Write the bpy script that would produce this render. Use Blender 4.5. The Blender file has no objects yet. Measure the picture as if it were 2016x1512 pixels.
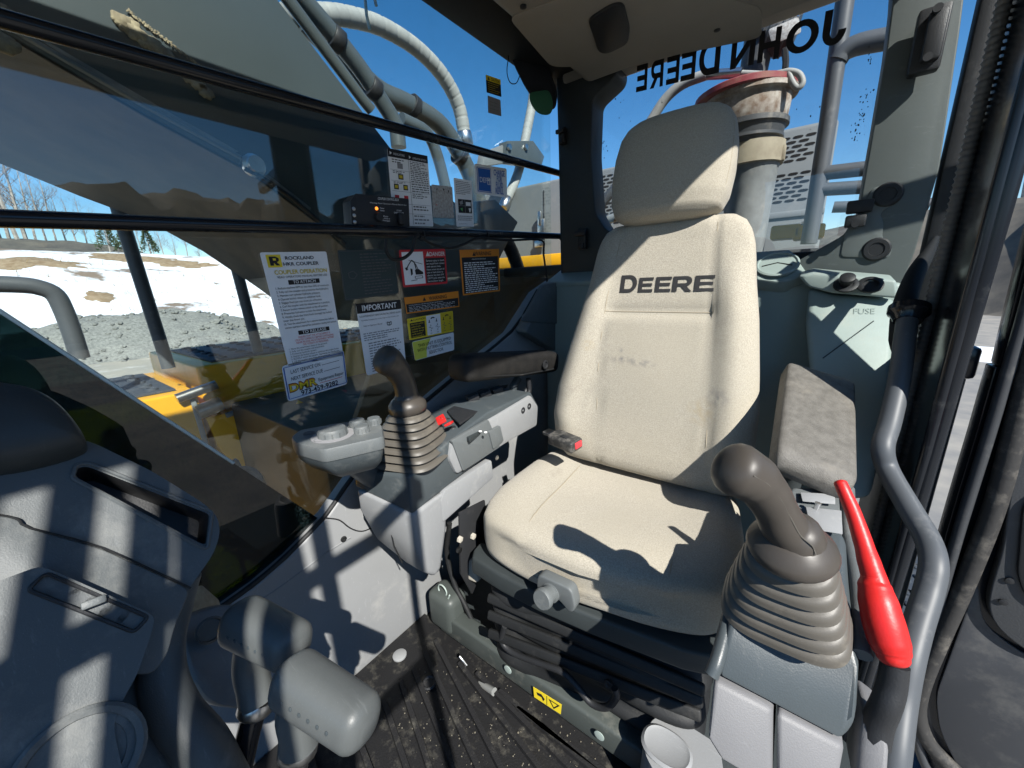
import bpy, bmesh, math, random
from mathutils import Vector, Matrix

# ------------------------------------------------------------------ camera
scene = bpy.context.scene
COL = scene.collection
FPX, PCX, PCY = 750.0, 1008.0, 756.0            # photograph: 2016 x 1512
CAM = Vector((0.0, 0.0, 1.10))
_dn = Vector((102.0, 2844.0, FPX)).normalized()  # vertical vanishing point
def _hor(px):
    x = px - PCX
    return Vector((x, -(x * _dn.x + FPX * _dn.z) / _dn.y, FPX)).normalized()
_AY = -_hor(1590.0); _AZ = -_dn; _AX = _AY.cross(_AZ)
RC = Matrix((_AX, _AY, _AZ))                     # world = RC @ cam (x right, y down, z forward)
cam_data = bpy.data.cameras.new('camera')
cam = bpy.data.objects.new('camera', cam_data); COL.objects.link(cam)
cam_data.sensor_width = 36.0; cam_data.sensor_fit = 'HORIZONTAL'
cam_data.lens = 36.0 * FPX / 2016.0
cam_data.clip_start = 0.01; cam_data.clip_end = 3000.0
_cr, _cu, _cf = RC.col[0], RC.col[1], RC.col[2]
cam.matrix_world = Matrix(((_cr.x, -_cu.x, -_cf.x, CAM.x), (_cr.y, -_cu.y, -_cf.y, CAM.y),
                           (_cr.z, -_cu.z, -_cf.z, CAM.z), (0, 0, 0, 1)))
scene.camera = cam

# ------------------------------------------------------------------ sky, sun, exposure
SUN = Vector((-0.31, 0.18, 0.32)).normalized()   # towards the sun
world = bpy.data.worlds.new('World'); scene.world = world; world.use_nodes = True
wn = world.node_tree.nodes; wl = world.node_tree.links
sky = wn.new('ShaderNodeTexSky'); sky.sky_type = 'NISHITA'; sky.sun_disc = False
sky.sun_elevation = math.asin(SUN.z); sky.sun_rotation = math.atan2(SUN.x, SUN.y)
sky.altitude = 300; sky.air_density = 1.0; sky.dust_density = 0.2; sky.ozone_density = 2.2
wn['Background'].inputs[1].default_value = 0.088
hsv = wn.new('ShaderNodeHueSaturation'); hsv.inputs['Saturation'].default_value = 1.34
wl.new(sky.outputs[0], hsv.inputs['Color']); wl.new(hsv.outputs[0], wn['Background'].inputs[0])
sd = bpy.data.lights.new('sun', 'SUN'); sd.energy = 5.0; sd.angle = math.radians(0.53); sd.color = (1.0, 0.965, 0.90)
so = bpy.data.objects.new('sun', sd); COL.objects.link(so)
so.rotation_euler = (-SUN).to_track_quat('-Z', 'Y').to_euler(); so.location = SUN * 30
scene.view_settings.view_transform = 'Standard'; scene.view_settings.look = 'None'
scene.view_settings.exposure = 0.86; scene.view_settings.gamma = 1.0
scene.cycles.transparent_max_bounces = 24; scene.cycles.max_bounces = 8
scene.cycles.caustics_reflective = False; scene.cycles.caustics_refractive = False
scene.cycles.sample_clamp_indirect = 4.0

# ------------------------------------------------------------------ helpers
def at(px, py, **k):
    """photograph pixel -> point on a real plane (x=, y=, z= in metres) or at depth d"""
    d = RC @ Vector((px - PCX, py - PCY, FPX))
    if 'x' in k: t = (k['x'] - CAM.x) / d.x
    elif 'y' in k: t = (k['y'] - CAM.y) / d.y
    elif 'z' in k: t = (k['z'] - CAM.z) / d.z
    else: t = k['d'] / FPX
    return CAM + d * t
def ats(pts, **k): return [at(a, b, **k) for a, b in pts]
def V(*a): return Vector(a)
def pln(px, py, n, p0, off=0.0):
    d = RC @ Vector((px - PCX, py - PCY, FPX)); n = Vector(n).normalized(); t = n.dot(Vector(p0) + n * off - CAM) / n.dot(d); return CAM + d * t


def link(name, me, m, parent=None):
    o = bpy.data.objects.new(name, me); COL.objects.link(o)
    if m is not None and not me.materials: me.materials.append(m)
    if parent is not None:
        o.parent = parent
        o.matrix_parent_inverse = PINV.get(parent.name, Matrix.Identity(4))
    return o
PINV = {}
def thing(name, label, cat, loc=(0, 0, 0), group=None):
    o = bpy.data.objects.new(name, None); COL.objects.link(o); o.empty_display_size = 0.05
    o.location = loc; o['label'] = label; o['category'] = cat
    if group: o['group'] = group
    PINV[o.name] = Matrix.Translation(-Vector(loc))
    return o
def tag(o, label, cat, group=None):
    o['label'] = label; o['category'] = cat
    if group: o['group'] = group
    return o
def fin(me, smooth=True, ang=35):
    if smooth:
        me.polygons.foreach_set('use_smooth', [True] * len(me.polygons))
        me.set_sharp_from_angle(angle=math.radians(ang))
    me.update(); return me
def bm_mesh(bm, name='m', smooth=True, ang=35):
    bmesh.ops.recalc_face_normals(bm, faces=bm.faces[:])
    me = bpy.data.meshes.new(name); bm.to_mesh(me); bm.free()
    return fin(me, smooth, ang)
def raw(name, vs, fs, m, parent=None, smooth=True, ang=35):
    bm = bmesh.new(); bv = [bm.verts.new(v) for v in vs]
    for f in fs:
        try: bm.faces.new([bv[i] for i in f])
        except ValueError: pass
    return link(name, bm_mesh(bm, name, smooth, ang), m, parent)
def add_box(bm, c, s, rot=None, bev=0.0, seg=2):
    b2 = bmesh.new(); bmesh.ops.create_cube(b2, size=1.0)
    bmesh.ops.scale(b2, vec=s, verts=b2.verts)
    if bev: bmesh.ops.bevel(b2, geom=b2.edges[:], offset=bev, segments=seg, profile=0.5, affect='EDGES')
    M = Matrix.Translation(Vector(c)) @ (rot.to_4x4() if rot else Matrix.Identity(4))
    bmesh.ops.transform(b2, matrix=M, verts=b2.verts)
    me = bpy.data.meshes.new('t'); b2.to_mesh(me); b2.free(); bm.from_mesh(me); bpy.data.meshes.remove(me)
def box(name, c, s, m, parent=None, rot=None, bev=0.003, seg=2):
    bm = bmesh.new(); add_box(bm, c, s, rot, bev, seg)
    return link(name, bm_mesh(bm, name), m, parent)
def frame(xd, yd=None, zd=None):
    """3x3 rotation with columns x, y, z"""
    xd = Vector(xd).normalized()
    if zd is not None:
        zd = Vector(zd); zd = (zd - xd * zd.dot(xd)).normalized(); yd = zd.cross(xd)
    else:
        yd = Vector(yd); yd = (yd - xd * yd.dot(xd)).normalized(); zd = xd.cross(yd)
    return Matrix((xd, yd, zd)).transposed()
def smoothp(pts, n=6, closed=False):
    P = [Vector(p) for p in pts]; out = []; N = len(P)
    rng = range(N) if closed else range(N - 1)
    for i in rng:
        a = P[(i - 1) % N] if (closed or i > 0) else P[0] * 2 - P[1]
        b = P[i]; c = P[(i + 1) % N]
        d = P[(i + 2) % N] if (closed or i + 2 < N) else P[-1] * 2 - P[-2]
        for j in range(n):
            t = j / n
            out.append(0.5 * ((2 * b) + (c - a) * t + (2 * a - 5 * b + 4 * c - d) * t * t + (3 * b - a - 3 * c + d) * t ** 3))
    if not closed: out.append(P[-1].copy())
    return out
def rnd(pts, r, n=4):
    P = [Vector(p) for p in pts]; out = []; N = len(P)
    for i in range(N):
        a, b, c = P[i - 1], P[i], P[(i + 1) % N]
        ra = min(r, (a - b).length * 0.48); rc = min(r, (c - b).length * 0.48)
        s = b + (a - b).normalized() * ra; e = b + (c - b).normalized() * rc
        for j in range(n + 1):
            t = j / n
            out.append(s * (1 - t) ** 2 + b * 2 * t * (1 - t) + e * t * t)
    return out
def add_tube(bm, pts, r, n=10, cap=True, sx=1.0, up=None, closed=False):
    P = [Vector(p) for p in pts]; N = len(P)
    rad = r if isinstance(r, (list, tuple)) else [r] * N
    if len(rad) != N:                       # resample radii
        rad = [rad[min(int(i * (len(rad) - 1) / (N - 1)), len(rad) - 2)] * (1 - (i * (len(rad) - 1) / (N - 1) - min(int(i * (len(rad) - 1) / (N - 1)), len(rad) - 2)))
               + rad[min(int(i * (len(rad) - 1) / (N - 1)), len(rad) - 2) + 1] * (i * (len(rad) - 1) / (N - 1) - min(int(i * (len(rad) - 1) / (N - 1)), len(rad) - 2)) for i in range(N)]
    t0 = (P[1] - P[0]).normalized()
    u = Vector(up) if up is not None else (Vector((0, 0, 1)) if abs(t0.z) < 0.9 else Vector((1, 0, 0)))
    u = (u - t0 * u.dot(t0)).normalized(); rings = []
    for i in range(N):
        if closed: t = (P[(i + 1) % N] - P[i - 1])
        else: t = (P[min(i + 1, N - 1)] - P[max(i - 1, 0)])
        t = t.normalized() if t.length > 1e-9 else t0
        u = (u - t * u.dot(t)).normalized(); v = t.cross(u)
        rings.append([bm.verts.new(P[i] + (u * math.cos(2 * math.pi * k / n) + v * sx * math.sin(2 * math.pi * k / n)) * rad[i]) for k in range(n)])
    M = N if closed else N - 1
    for i in range(M):
        a, b = rings[i], rings[(i + 1) % N]
        for k in range(n): bm.faces.new((a[k], a[(k + 1) % n], b[(k + 1) % n], b[k]))
    if cap and not closed:
        bm.faces.new(rings[0][::-1]); bm.faces.new(rings[-1])
def tube(name, pts, r, m, parent=None, n=10, sm=0, sx=1.0, up=None, closed=False, ang=50):
    bm = bmesh.new()
    add_tube(bm, smoothp(pts, sm, closed) if sm else pts, r, n, True, sx, up, closed)
    return link(name, bm_mesh(bm, name, True, ang), m, parent)
def loft(name, secs, m, parent=None, cap=True, ang=40):
    bm = bmesh.new(); R = [[bm.verts.new(p) for p in s] for s in secs]; n = len(R[0])
    for a, b in zip(R[:-1], R[1:]):
        for k in range(n): bm.faces.new((a[k], a[(k + 1) % n], b[(k + 1) % n], b[k]))
    if cap: bm.faces.new(R[0][::-1]); bm.faces.new(R[-1])
    return link(name, bm_mesh(bm, name, True, ang), m, parent)
def add_lathe(bm, prof, o, ax, n=20):
    ax = Vector(ax).normalized(); o = Vector(o)
    u = ax.orthogonal().normalized(); v = ax.cross(u); R = []
    for r, h in prof:
        R.append([bm.verts.new(o + ax * h + (u * math.cos(2 * math.pi * k / n) + v * math.sin(2 * math.pi * k / n)) * max(r, 1e-5)) for k in range(n)])
    for a, b in zip(R[:-1], R[1:]):
        for k in range(n): bm.faces.new((a[k], a[(k + 1) % n], b[(k + 1) % n], b[k]))
    bm.faces.new(R[0][::-1]); bm.faces.new(R[-1])
def lathe(name, prof, o, ax, m, parent=None, n=20, ang=40):
    bm = bmesh.new(); add_lathe(bm, prof, o, ax, n)
    return link(name, bm_mesh(bm, name, True, ang), m, parent)
def plate(name, pts, ext, m, parent=None, bev=0.0, seg=2, ang=35):
    """polygon pts extruded by vector ext (closed solid)"""
    bm = bmesh.new(); ext = Vector(ext)
    a = [bm.verts.new(p) for p in pts]; b = [bm.verts.new(Vector(p) + ext) for p in pts]; n = len(a)
    bm.faces.new(a[::-1]); bm.faces.new(b)
    for k in range(n): bm.faces.new((a[k], a[(k + 1) % n], b[(k + 1) % n], b[k]))
    bmesh.ops.recalc_face_normals(bm, faces=bm.faces[:])
    if bev:
        es = [e for e in bm.edges if len(e.link_faces) == 2 and e.calc_face_angle(0) > math.radians(30)]
        bmesh.ops.bevel(bm, geom=es, offset=bev, segments=seg, profile=0.5, affect='EDGES', clamp_overlap=True)
    return link(name, bm_mesh(bm, name, True, ang), m, parent)
def superell(c, xa, ya, a, b, n=28, e=4.0):
    out = []
    for k in range(n):
        th = 2 * math.pi * k / n; ct, st = math.cos(th), math.sin(th)
        out.append(Vector(c) + Vector(xa) * a * math.copysign(abs(ct) ** (2 / e), ct) + Vector(ya) * b * math.copysign(abs(st) ** (2 / e), st))
    return out
_fc = {}
def text_mesh(s, bold=0.0):
    """flat letters, unit cap height, returns (verts, faces, width)"""
    key = (s, bold)
    if key in _fc: return _fc[key]
    cu = bpy.data.curves.new('lettering', 'FONT'); cu.body = s; cu.size = 1.0; cu.offset = bold
    cu.resolution_u = 3; cu.align_x = 'LEFT'
    ob = bpy.data.objects.new('lettering', cu); COL.objects.link(ob)
    dg = bpy.context.evaluated_depsgraph_get()
    me = bpy.data.meshes.new_from_object(ob.evaluated_get(dg))
    vs = [v.co.copy() for v in me.vertices]; fs = [list(p.vertices) for p in me.polygons]
    bpy.data.objects.remove(ob); bpy.data.curves.remove(cu); bpy.data.meshes.remove(me)
    if vs:
        x0 = min(v.x for v in vs); x1 = max(v.x for v in vs)
        vs = [Vector(((v.x - x0), v.y, 0)) for v in vs]; w = x1 - x0
    else: w = 0.001
    _fc[key] = (vs, fs, w)
    return _fc[key]
# heavy wide capitals built from outlines on a unit square (s right, t up)
def glyph(ch):
    R = lambda a, b, c, d: ([(a, b), (c, b), (c, d), (a, d)], [(0, 1, 2, 3)])
    def ring(o, i, close=True):
        n = len(o); f = [(k, (k + 1) % n, n + (k + 1) % n, n + k) for k in range(n if close else n - 1)]; return (o + i, f)
    def arc(cx, cy, rx, ry, a0, a1, n): return [(cx + rx * math.cos(math.radians(a0 + (a1 - a0) * k / n)), cy + ry * math.sin(math.radians(a0 + (a1 - a0) * k / n))) for k in range(n + 1)]
    if ch == 'E': P = [R(0, 0, .27, 1), R(.27, .8, 1, 1), R(.27, .4, .93, .6), R(.27, 0, 1, .2)]
    elif ch == 'H': P = [R(0, 0, .25, 1), R(.75, 0, 1, 1), R(.25, .4, .75, .6)]
    elif ch == 'N': P = [R(0, 0, .23, 1), R(.77, 0, 1, 1), ([(.23, 1), (.23, .66), (.77, 0), (.77, .34)], [(0, 1, 2, 3)])]
    elif ch == 'O': P = [ring(arc(.5, .5, .5, .5, 0, 345, 23), arc(.5, .5, .27, .30, 0, 345, 23))]
    elif ch == 'D': P = [ring([(0, 0)] + arc(.52, .5, .48, .5, -90, 90, 14) + [(0, 1)], [(.25, .2)] + arc(.52, .5, .24, .3, -90, 90, 14) + [(.25, .8)])]
    elif ch == 'R': P = [R(0, 0, .25, 1), ring([(.25, .34)] + arc(.66, .67, .31, .33, -90, 90, 12) + [(.25, 1)], [(.25, .54)] + arc(.62, .67, .13, .13, -90, 90, 12) + [(.25, .8)], False), ([(.42, .36), (.70, .36), (1.02, 0), (.70, 0)], [(0, 1, 2, 3)])]
    elif ch == 'J': P = [ring([(1, 1)] + [(1, .4)] + arc(.5, .4, .5, .4, 0, -180, 12), [(.66, 1)] + [(.66, .4)] + arc(.5, .4, .17, .2, 0, -180, 12), False)]
    vs, fs = [], []
    for v, f in P:
        b = len(vs); vs += v; fs += [tuple(b + k for k in q) for q in f]
    return vs, fs
CAPH = 0.69                                     # cap height of the built-in face at size 1
# ------------------------------------------------------------------ materials
MATS = {}
def mat(name, c, rough=0.5, metal=0.0, var=0.0, vs=8.0, c2=None, bump=0.0, bs=120.0, spec=0.38, dust=0.0, ds=6.0, dcol=(0.42, 0.38, 0.31), coat=0.0, sheen=0.0, rvar=0.0, det=6.0, scuff=0.0):
    """procedural: base colour with a second tone spread by noise, dust patches, fine bump"""
    m = bpy.data.materials.new(name); m.use_nodes = True; nt = m.node_tree; N = nt.nodes; L = nt.links
    b = N['Principled BSDF']; b.inputs['Roughness'].default_value = rough; b.inputs['Metallic'].default_value = metal
    b.inputs['Specular IOR Level'].default_value = spec
    if coat: b.inputs['Coat Weight'].default_value = coat; b.inputs['Coat Roughness'].default_value = 0.08
    if sheen: b.inputs['Sheen Weight'].default_value = sheen
    tc = N.new('ShaderNodeTexCoord'); out = None
    rgb = N.new('ShaderNodeRGB'); rgb.outputs[0].default_value = (*c, 1); out = rgb.outputs[0]
    def noise(scale, detail=det, rough_=0.6):
        n = N.new('ShaderNodeTexNoise'); n.inputs['Scale'].default_value = scale; n.inputs['Detail'].default_value = detail
        n.inputs['Roughness'].default_value = rough_; L.new(tc.outputs['Object'], n.inputs['Vector']); return n
    def mix(fac, a, bcol):
        x = N.new('ShaderNodeMix'); x.data_type = 'RGBA'; L.new(fac, x.inputs[0]); L.new(a, x.inputs[6])
        if isinstance(bcol, tuple): x.inputs[7].default_value = (*bcol, 1)
        else: L.new(bcol, x.inputs[7])
        return x.outputs[2]
    def ramp(src, a, bb):
        r = N.new('ShaderNodeMapRange'); r.inputs[1].default_value = a; r.inputs[2].default_value = bb; r.clamp = True
        L.new(src, r.inputs[0]); return r.outputs[0]
    if var or c2:
        c2 = c2 or tuple(max(0, x * (1 - var)) for x in c)
        out = mix(ramp(noise(vs).outputs[0], 0.35, 0.65), out, c2)
    if dust:
        f = ramp(noise(ds, 8, 0.7).outputs[0], 0.62 - 0.25 * dust, 0.86 - 0.2 * dust)
        mm = N.new('ShaderNodeMath'); mm.operation = 'MULTIPLY'; mm.inputs[1].default_value = min(1.0, 0.35 + 0.6 * dust); L.new(f, mm.inputs[0])
        out = mix(mm.outputs[0], out, dcol)
        r2 = N.new('ShaderNodeMapRange'); L.new(mm.outputs[0], r2.inputs[0]); r2.inputs[3].default_value = rough; r2.inputs[4].default_value = 0.9
        L.new(r2.outputs[0], b.inputs['Roughness'])
    elif rvar:
        r2 = N.new('ShaderNodeMapRange'); L.new(noise(vs * 2).outputs[0], r2.inputs[0]); r2.inputs[1].default_value = 0.3; r2.inputs[2].default_value = 0.7
        r2.inputs[3].default_value = max(0.02, rough - rvar); r2.inputs[4].default_value = min(1, rough + rvar); L.new(r2.outputs[0], b.inputs['Roughness'])
    if scuff:            # rubbed streaks and fine dust specks
        mp = N.new('ShaderNodeMapping'); mp.inputs['Scale'].default_value = (6, 70, 18); mp.inputs['Rotation'].default_value = (.5, .3, .7); L.new(tc.outputs['Object'], mp.inputs['Vector'])
        n1 = N.new('ShaderNodeTexNoise'); n1.inputs['Scale'].default_value = 2.2; n1.inputs['Detail'].default_value = 6; n1.inputs['Roughness'].default_value = .7; L.new(mp.outputs[0], n1.inputs['Vector'])
        f1 = ramp(n1.outputs[0], .60, .78); f2 = ramp(noise(900, 2).outputs[0], .68, .74)
        a_ = N.new('ShaderNodeMath'); a_.operation = 'MAXIMUM'; L.new(f1, a_.inputs[0]); L.new(f2, a_.inputs[1])
        a2 = N.new('ShaderNodeMath'); a2.operation = 'MULTIPLY'; a2.inputs[1].default_value = scuff; L.new(a_.outputs[0], a2.inputs[0])
        out = mix(a2.outputs[0], out, tuple(min(.6, x * 1.7 + .07) for x in c))
    L.new(out, b.inputs['Base Color'])
    if bump:
        bp = N.new('ShaderNodeBump'); bp.inputs['Strength'].default_value = min(1.0, bump); bp.inputs['Distance'].default_value = 0.002
        L.new(noise(bs, 3).outputs[0], bp.inputs['Height']); L.new(bp.outputs[0], b.inputs['Normal'])
    MATS[name] = m; return m
def glass(name, tint, refl=1.0, dirt=0.0, dscale=60.0, dirtcol=(0.25, 0.3, 0.28)):
    m = bpy.data.materials.new(name); m.use_nodes = True; nt = m.node_tree; N = nt.nodes; L = nt.links
    N.remove(N['Principled BSDF']); o = N['Material Output']
    tr = N.new('ShaderNodeBsdfTransparent'); tr.inputs[0].default_value = (*tint, 1)
    gl = N.new('ShaderNodeBsdfGlossy'); gl.inputs['Roughness'].default_value = 0.0; gl.inputs[0].default_value = (1, 1, 1, 1)
    lw = N.new('ShaderNodeLayerWeight')
    p = N.new('ShaderNodeMath'); p.operation = 'POWER'; L.new(lw.outputs['Facing'], p.inputs[0]); p.inputs[1].default_value = 5.0
    r = N.new('ShaderNodeMapRange'); L.new(p.outputs[0], r.inputs[0]); r.inputs[3].default_value = 0.045 * refl; r.inputs[4].default_value = 1.0
    mx = N.new('ShaderNodeMixShader'); L.new(r.outputs[0], mx.inputs[0]); L.new(tr.outputs[0], mx.inputs[1]); L.new(gl.outputs[0], mx.inputs[2])
    res = mx.outputs[0]
    if dirt:
        tc = N.new('ShaderNodeTexCoord'); n = N.new('ShaderNodeTexNoise'); n.inputs['Scale'].default_value = dscale; n.inputs['Detail'].default_value = 8; n.inputs['Roughness'].default_value = 0.72
        L.new(tc.outputs['Object'], n.inputs['Vector'])
        r2 = N.new('ShaderNodeMapRange'); L.new(n.outputs[0], r2.inputs[0]); r2.inputs[1].default_value = 0.48; r2.inputs[2].default_value = 0.8; r2.inputs[4].default_value = dirt
        df = N.new('ShaderNodeBsdfDiffuse'); df.inputs[0].default_value = (*dirtcol, 1)
        m2 = N.new('ShaderNodeMixShader'); L.new(r2.outputs[0], m2.inputs[0]); L.new(res, m2.inputs[1]); L.new(df.outputs[0], m2.inputs[2]); res = m2.outputs[0]
    L.new(res, o.inputs[0]); MATS[name] = m; return m

FABRIC = mat('seat fabric', (0.43, 0.395, 0.325), 0.95, bump=0.5, bs=700, var=0.3, vs=420, sheen=0.15, det=2)
# soiling on the fabric: larger grey-brown smudges
def soil(m, col, scale, lo, hi, amt):
    nt = m.node_tree; N = nt.nodes; L = nt.links; b = N['Principled BSDF']
    src = b.inputs['Base Color'].links[0].from_socket
    tc = N.new('ShaderNodeTexCoord'); n = N.new('ShaderNodeTexNoise'); n.inputs['Scale'].default_value = scale; n.inputs['Detail'].default_value = 7; n.inputs['Roughness'].default_value = 0.65
    L.new(tc.outputs['Object'], n.inputs['Vector'])
    r = N.new('ShaderNodeMapRange'); L.new(n.outputs[0], r.inputs[0]); r.inputs[1].default_value = lo; r.inputs[2].default_value = hi; r.inputs[4].default_value = amt
    x = N.new('ShaderNodeMix'); x.data_type = 'RGBA'; L.new(r.outputs[0], x.inputs[0]); L.new(src, x.inputs[6]); x.inputs[7].default_value = (*col, 1)
    L.new(x.outputs[2], b.inputs['Base Color'])
soil(FABRIC, (0.20, 0.18, 0.15), 9.0, 0.62, 0.78, 0.7)
soil(FABRIC, (0.345, 0.315, 0.25), 3.5, 0.45, 0.62, 0.5)
def stain(m, p, r, col, amt):
    nt = m.node_tree; N = nt.nodes; L = nt.links; b = N['Principled BSDF']; src = b.inputs['Base Color'].links[0].from_socket
    tc = N.new('ShaderNodeTexCoord'); n = N.new('ShaderNodeTexNoise'); n.inputs['Scale'].default_value = 70; n.inputs['Detail'].default_value = 5; L.new(tc.outputs['Object'], n.inputs['Vector'])
    mp = N.new('ShaderNodeMapping'); mp.vector_type = 'TEXTURE'; mp.inputs['Location'].default_value = p; mp.inputs['Scale'].default_value = r; L.new(tc.outputs['Object'], mp.inputs['Vector'])
    ln = N.new('ShaderNodeVectorMath'); ln.operation = 'LENGTH'; L.new(mp.outputs[0], ln.inputs[0])
    r1 = N.new('ShaderNodeMapRange'); L.new(ln.outputs['Value'], r1.inputs[0]); r1.inputs[1].default_value = 1.0; r1.inputs[2].default_value = 0.2
    r2 = N.new('ShaderNodeMapRange'); L.new(n.outputs[0], r2.inputs[0]); r2.inputs[1].default_value = .38; r2.inputs[2].default_value = .6
    mu = N.new('ShaderNodeMath'); mu.operation = 'MULTIPLY'; L.new(r1.outputs[0], mu.inputs[0]); L.new(r2.outputs[0], mu.inputs[1])
    m2 = N.new('ShaderNodeMath'); m2.operation = 'MULTIPLY'; m2.inputs[1].default_value = amt; L.new(mu.outputs[0], m2.inputs[0])
    x = N.new('ShaderNodeMix'); x.data_type = 'RGBA'; L.new(m2.outputs[0], x.inputs[0]); L.new(src, x.inputs[6]); x.inputs[7].default_value = (*col, 1); L.new(x.outputs[2], b.inputs['Base Color'])
for pp, rr_, am in (((1232, 705), (.045, .2, .014), .95), ((1270, 712), (.04, .2, .012), .85), ((1165, 677), (.022, .2, .02), .45), ((1420, 775), (.03, .2, .03), .8), ((1390, 800), (.04, .2, .04), .5), ((1228, 688), (.008, .2, .008), .9)):
    q_ = at(*pp, y=-.99); stain(FABRIC, (q_.x, q_.y, q_.z), rr_, (.17, .165, .16) if am > .5 else (.33, .26, .15), am)
SEAM = mat('seam thread', (0.30, 0.265, 0.2), 0.9)
PLC = mat('console grey plastic', (0.165, 0.165, 0.17), 0.5, scuff=.25, var=0.08, vs=5, bump=0.2, bs=600)
PURE = mat('plain black trim', (0.011, 0.012, 0.013), 0.75, spec=.3, bump=.2, bs=300)
INK = mat('black ink', (0.012, 0.012, 0.014), 0.6)
EMB = mat('black embroidery', (0.02, 0.02, 0.022), 0.75, bump=0.4, bs=900)
PLG = mat('grey plastic', (0.12, 0.132, 0.135), 0.48, scuff=.35, var=0.12, vs=5, bump=0.25, bs=500, dust=0.25, ds=9, dcol=(0.33, 0.33, 0.31))
PLL = mat('light grey plastic', (0.25, 0.257, 0.262), 0.5, scuff=.35, var=0.08, vs=4, bump=0.15, bs=500, dust=0.25, ds=7, dcol=(0.5, 0.49, 0.45))
PLD = mat('dark grey plastic', (0.034, 0.041, 0.043), 0.5, scuff=.2, var=0.15, vs=6, bump=0.15, bs=450, dust=0.12, ds=12, dcol=(0.12, 0.12, 0.11))
PLM = mat('slate plastic', (0.06, 0.072, 0.078), 0.36, scuff=.22, var=0.12, vs=6, bump=0.12, bs=500, dust=0.2, ds=14, dcol=(0.28, 0.28, 0.26))
PLS = mat('sage plastic', (0.34, 0.405, 0.378), 0.5, var=0.14, vs=3, bump=0.15, bs=400, dust=0.3, ds=8, dcol=(0.45, 0.44, 0.38))
DASH = mat('dash plastic', (0.088, 0.097, 0.10), 0.5, scuff=.5, var=0.12, vs=5, bump=0.18, bs=650, dust=0.35, ds=10, dcol=(0.31, 0.31, 0.29))
LINER = mat('roof liner', (0.27, 0.25, 0.215), 0.85, var=0.12, vs=4, bump=0.3, bs=300)
BLK = mat('black rubber', (0.013, 0.014, 0.015), 0.6, var=0.3, vs=10, bump=0.2, bs=200, dust=0.18, ds=22, dcol=(0.10, 0.095, 0.085))
BLKG = mat('gloss black paint', (0.012, 0.014, 0.018), 0.18, dust=0.12, ds=14, dcol=(0.12, 0.12, 0.11))
BLKM = mat('matt black plastic', (0.02, 0.021, 0.023), 0.5, bump=0.2, bs=400, dust=0.12, ds=30, dcol=(0.10, 0.095, 0.09))
VINYL = mat('armrest vinyl', (0.008, 0.008, 0.008), 0.6, spec=.3, bump=0.6, bs=420, c2=(0.016, 0.015, 0.014), vs=30)
VINYLW = mat('worn armrest vinyl', (0.145, 0.137, 0.122), 0.5, bump=0.55, bs=600, c2=(0.10, 0.094, 0.083), vs=60, dust=0.2, ds=12, dcol=(0.3, 0.27, 0.22))
BOOT = mat('taupe rubber', (0.105, 0.096, 0.082), 0.45, var=0.15, vs=14, bump=0.08, bs=200, dust=0.2, ds=16, dcol=(0.33, 0.29, 0.22))
GRIP = mat('brown grip rubber', (0.062, 0.054, 0.046), 0.4, var=0.15, vs=18, bump=0.05, bs=90, rvar=0.08)
BEIGE = mat('beige plastic', (0.45, 0.42, 0.36), 0.5, var=0.06, vs=12, bump=0.1)
RED = mat('red plastic', (0.58, 0.02, 0.018), 0.4, dust=.15, ds=30, dcol=(.35, .06, .05), var=0.12, vs=20, bump=0.1, bs=300)
STEEL = mat('bare steel', (0.55, 0.55, 0.54), 0.3, metal=1.0, var=0.2, vs=30)
CHROME = mat('chrome', (0.7, 0.7, 0.7), 0.12, metal=1.0)
RAIL = mat('grey handrail paint', (0.075, 0.083, 0.092), 0.48, var=0.1, vs=10, dust=0.15, ds=20, dcol=(0.3, 0.3, 0.29))
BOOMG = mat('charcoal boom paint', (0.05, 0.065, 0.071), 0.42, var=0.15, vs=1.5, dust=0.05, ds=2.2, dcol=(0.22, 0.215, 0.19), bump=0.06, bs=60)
HOUSE = mat('engine housing paint', (0.17, 0.185, 0.19), 0.45, var=0.1, vs=2, dust=0.3, ds=4, dcol=(0.27, 0.26, 0.24))
PIPE = mat('hydraulic pipe paint', (0.07, 0.085, 0.09), 0.3, var=0.15, vs=5)
HOSE = mat('wrapped hose', (0.30, 0.31, 0.30), 0.6, var=0.2, vs=12, dust=0.3, ds=14, dcol=(0.4, 0.38, 0.33))
YEL = mat('yellow machine paint', (0.72, 0.36, 0.012), 0.38, var=0.1, vs=5, dust=0.3, ds=9, dcol=(0.4, 0.28, 0.1), bump=0.05)
TREAD = mat('dark step plate', (0.035, 0.045, 0.06), 0.75, dust=0.4, ds=14, dcol=(0.17, 0.17, 0.17))
MAT = mat('rubber floor mat', (0.013, 0.013, 0.014), 0.6, bump=0.5, bs=260, dust=0.36, ds=26, dcol=(0.17, 0.16, 0.13))
WHITE = mat('white sticker film', (0.86, 0.87, 0.88), 0.4, var=0.04, vs=30)
PAPER = mat('weathered sticker', (0.30, 0.27, 0.25), 0.7, c2=(0.5, 0.5, 0.48), vs=160)
ORA = mat('orange print', (0.72, 0.24, 0.02), 0.45)
SYEL = mat('yellow print', (0.80, 0.62, 0.03), 0.45)
LYEL = mat('pale yellow print', (0.72, 0.72, 0.10), 0.45)
DRED = mat('red print', (0.55, 0.025, 0.035), 0.45)
BLUE = mat('blue print', (0.015, 0.11, 0.42), 0.45)
DGRY = mat('grey print', (0.09, 0.09, 0.095), 0.6)
MGRY = mat('mid grey print', (0.25, 0.25, 0.26), 0.6)
WHT = mat('white print', (0.78, 0.78, 0.78), 0.5)
GLS = glass('window glass', (0.92, 0.96, 0.945), 1.05, 0.035, 18)
GLR = glass('rear window glass', (0.97, 0.98, 0.98), 0.8, 0.04, 25)
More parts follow.
